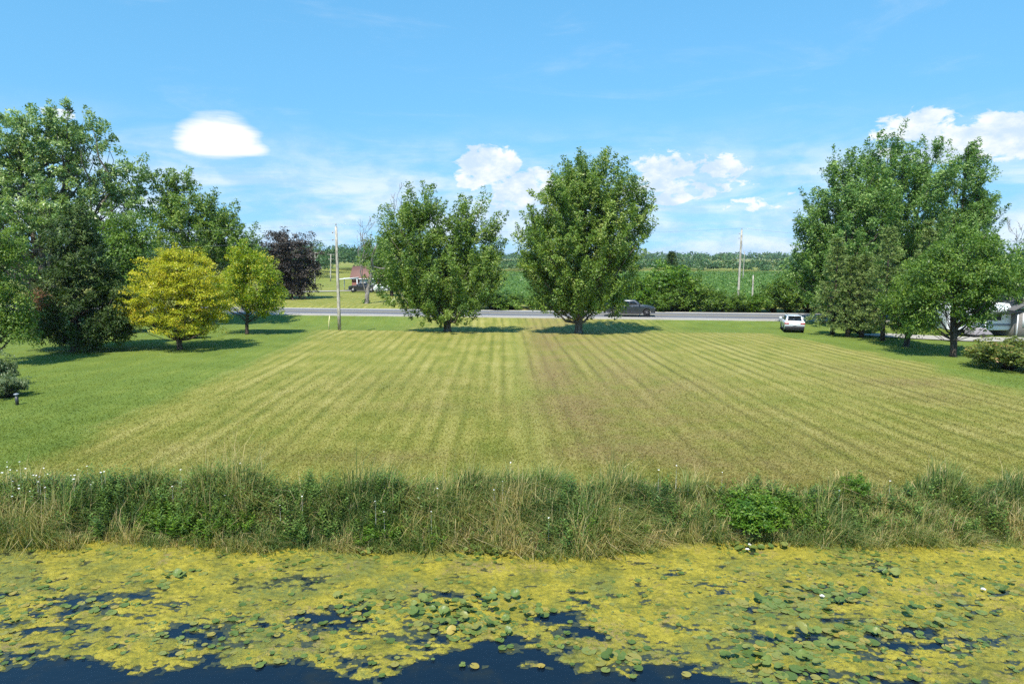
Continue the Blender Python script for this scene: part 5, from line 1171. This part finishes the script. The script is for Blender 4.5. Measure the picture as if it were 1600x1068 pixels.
for a in (-2.0, 1.8):
    for b in (-2.3, 2.3): MB().tube([(a, b, -0.1), (a, b, 2.6)], 0.09, 8).build('post', M['white'], e)
hg = AT(1584, 525, 60)
hs2 = house('grey_house', 'grey brick house with white gable at the right picture edge', hg[0] + 4.1, hg[1] + 6.2, float(zg(hg[0], hg[1])), R(90), 12, 8, 2.5, 2.2, M['brick_grey'], M['shingle_grey'], (('w', -3.6, -2.2, 1.0, 2.1), ('w', 1, 2.6, 1.0, 2.1)))
wn = MB().box(-6.06, -5.95, 2.2, 3.3, 0.9, 2.1).build('window', M['white'], hs2); MB().box(-6.08, -6.03, 2.3, 3.2, 1.0, 2.0).build('pane', M['pane'], wn)
e = empty('porch_awning', (hg[0] - 1.3, hg[1] + 1.0, float(zg(hg[0], hg[1])))); tag(e, 'dark porch awning beside the grey house', 'awning')
MB().hexa([(-1.6, -1.4, 2.0), (1.5, -1.4, 2.15), (1.5, 1.4, 2.15), (-1.6, 1.4, 2.0)], [(-1.6, -1.4, 2.1), (1.5, -1.4, 2.3), (1.5, 1.4, 2.3), (-1.6, 1.4, 2.1)]).build('roof', M['trim'], e)
for a in (-1.5, 1.3): MB().tube([(a, -1.3, 0), (a, -1.3, 2.05)], 0.05, 8).build('post', M['white'], e)

def camper():
    c = AT(1515, 528, 62); z = float(zg(c[0], c[1])); e = empty('camper_trailer', (c[0], c[1], z), R(-4)); tag(e, 'white camper trailer half hidden behind the round-headed tree', 'camper')
    MB().prism([(-2.7, 0.55), (2.6, 0.55), (2.95, 0.95), (2.95, 2.2), (2.5, 2.95), (-2.4, 3.0), (-2.75, 2.7)], -1.15, 1.15).build('body', M['white'], e, bevel=0.08)
    for x0, x1 in ((-2.0, -1.0), (0.6, 1.9)):
        w_ = MB().box(x0, x1, -1.18, -1.12, 1.45, 2.15).build('window', M['trim'], e); MB().box(x0 + .06, x1 - .06, -1.2, -1.17, 1.5, 2.1).build('pane', M['pane'], w_)
    d = MB().box(-0.55, 0.15, -1.175, -1.12, 0.75, 2.5).build('door', M['white'], e); MB().box(-0.45, -0.38, -1.21, -1.17, 1.5, 1.6).build('handle', M['chrome'], d)
    MB().box(-2.6, 2.7, -1.165, -1.13, 0.95, 1.15).build('stripe', simple('grey_stripe', (0.30, 0.32, 0.36), 0.5), e)
    for x in (-0.75, 0.1):
        for s in (-1, 1): MB().tube([(x, s * 0.95, 0.33), (x, s * 1.14, 0.33)], 0.33, 16).build('wheel', M['tyre'], e)
    MB().tube([(2.7, 0, .55), (4.0, 0, .5)], 0.06, 6).build('hitch', M['trim'], e); MB().tube([(3.7, 0, 0), (3.7, 0, .6)], 0.04, 6).build('jack', M['trim'], e)
    MB().box(-0.5, 0.4, -.4, .4, 2.96, 3.2).build('roof_vent', M['white'], e, bevel=.03)
    c = AT(1529, 533, 60); e = empty('covered_trailer', (c[0], c[1], float(zg(c[0], c[1]))), R(8)); e.scale = (0.7, 0.7, 0.7); tag(e, 'low tarp-covered trailer with a wedge front beside the camper', 'trailer')
    MB().prism([(-1.4, .4), (1.2, .4), (1.1, .55), (0.1, 1.25), (-1.3, 1.2)], -.8, .8).build('tarp', simple('pale_tarp', (0.30, 0.27, 0.28), 0.7), e, bevel=.05)
    MB().box(-1.45, 1.3, -.85, .85, .28, .4).build('frame', M['trim'], e)
    for s in (-1, 1): MB().tube([(-.2, s * .86, .28), (-.2, s * 1.02, .28)], 0.28, 14).build('wheel', M['tyre'], e)
camper()

# ------------------------------------------------------------------ haze
hb = MB().box(-5300, 5300, -4300, 5300, -3.8, 34).build('haze', None); hm = bpy.data.materials.new('haze'); hm.use_nodes = True; hm.node_tree.nodes.clear()
t = NT(hm.node_tree); ho = t.n('ShaderNodeOutputMaterial'); pv = t.n('ShaderNodeVolumePrincipled'); pv.inputs['Color'].default_value = (0.80, 0.88, 1.0, 1); pv.inputs['Density'].default_value = 0.00010; pv.inputs['Anisotropy'].default_value = 0.2
t.l.new(pv.outputs[0], ho.inputs['Volume']); hb.data.materials.append(hm); tag(hb, 'thin summer haze over the far land', 'haze', kind='stuff')
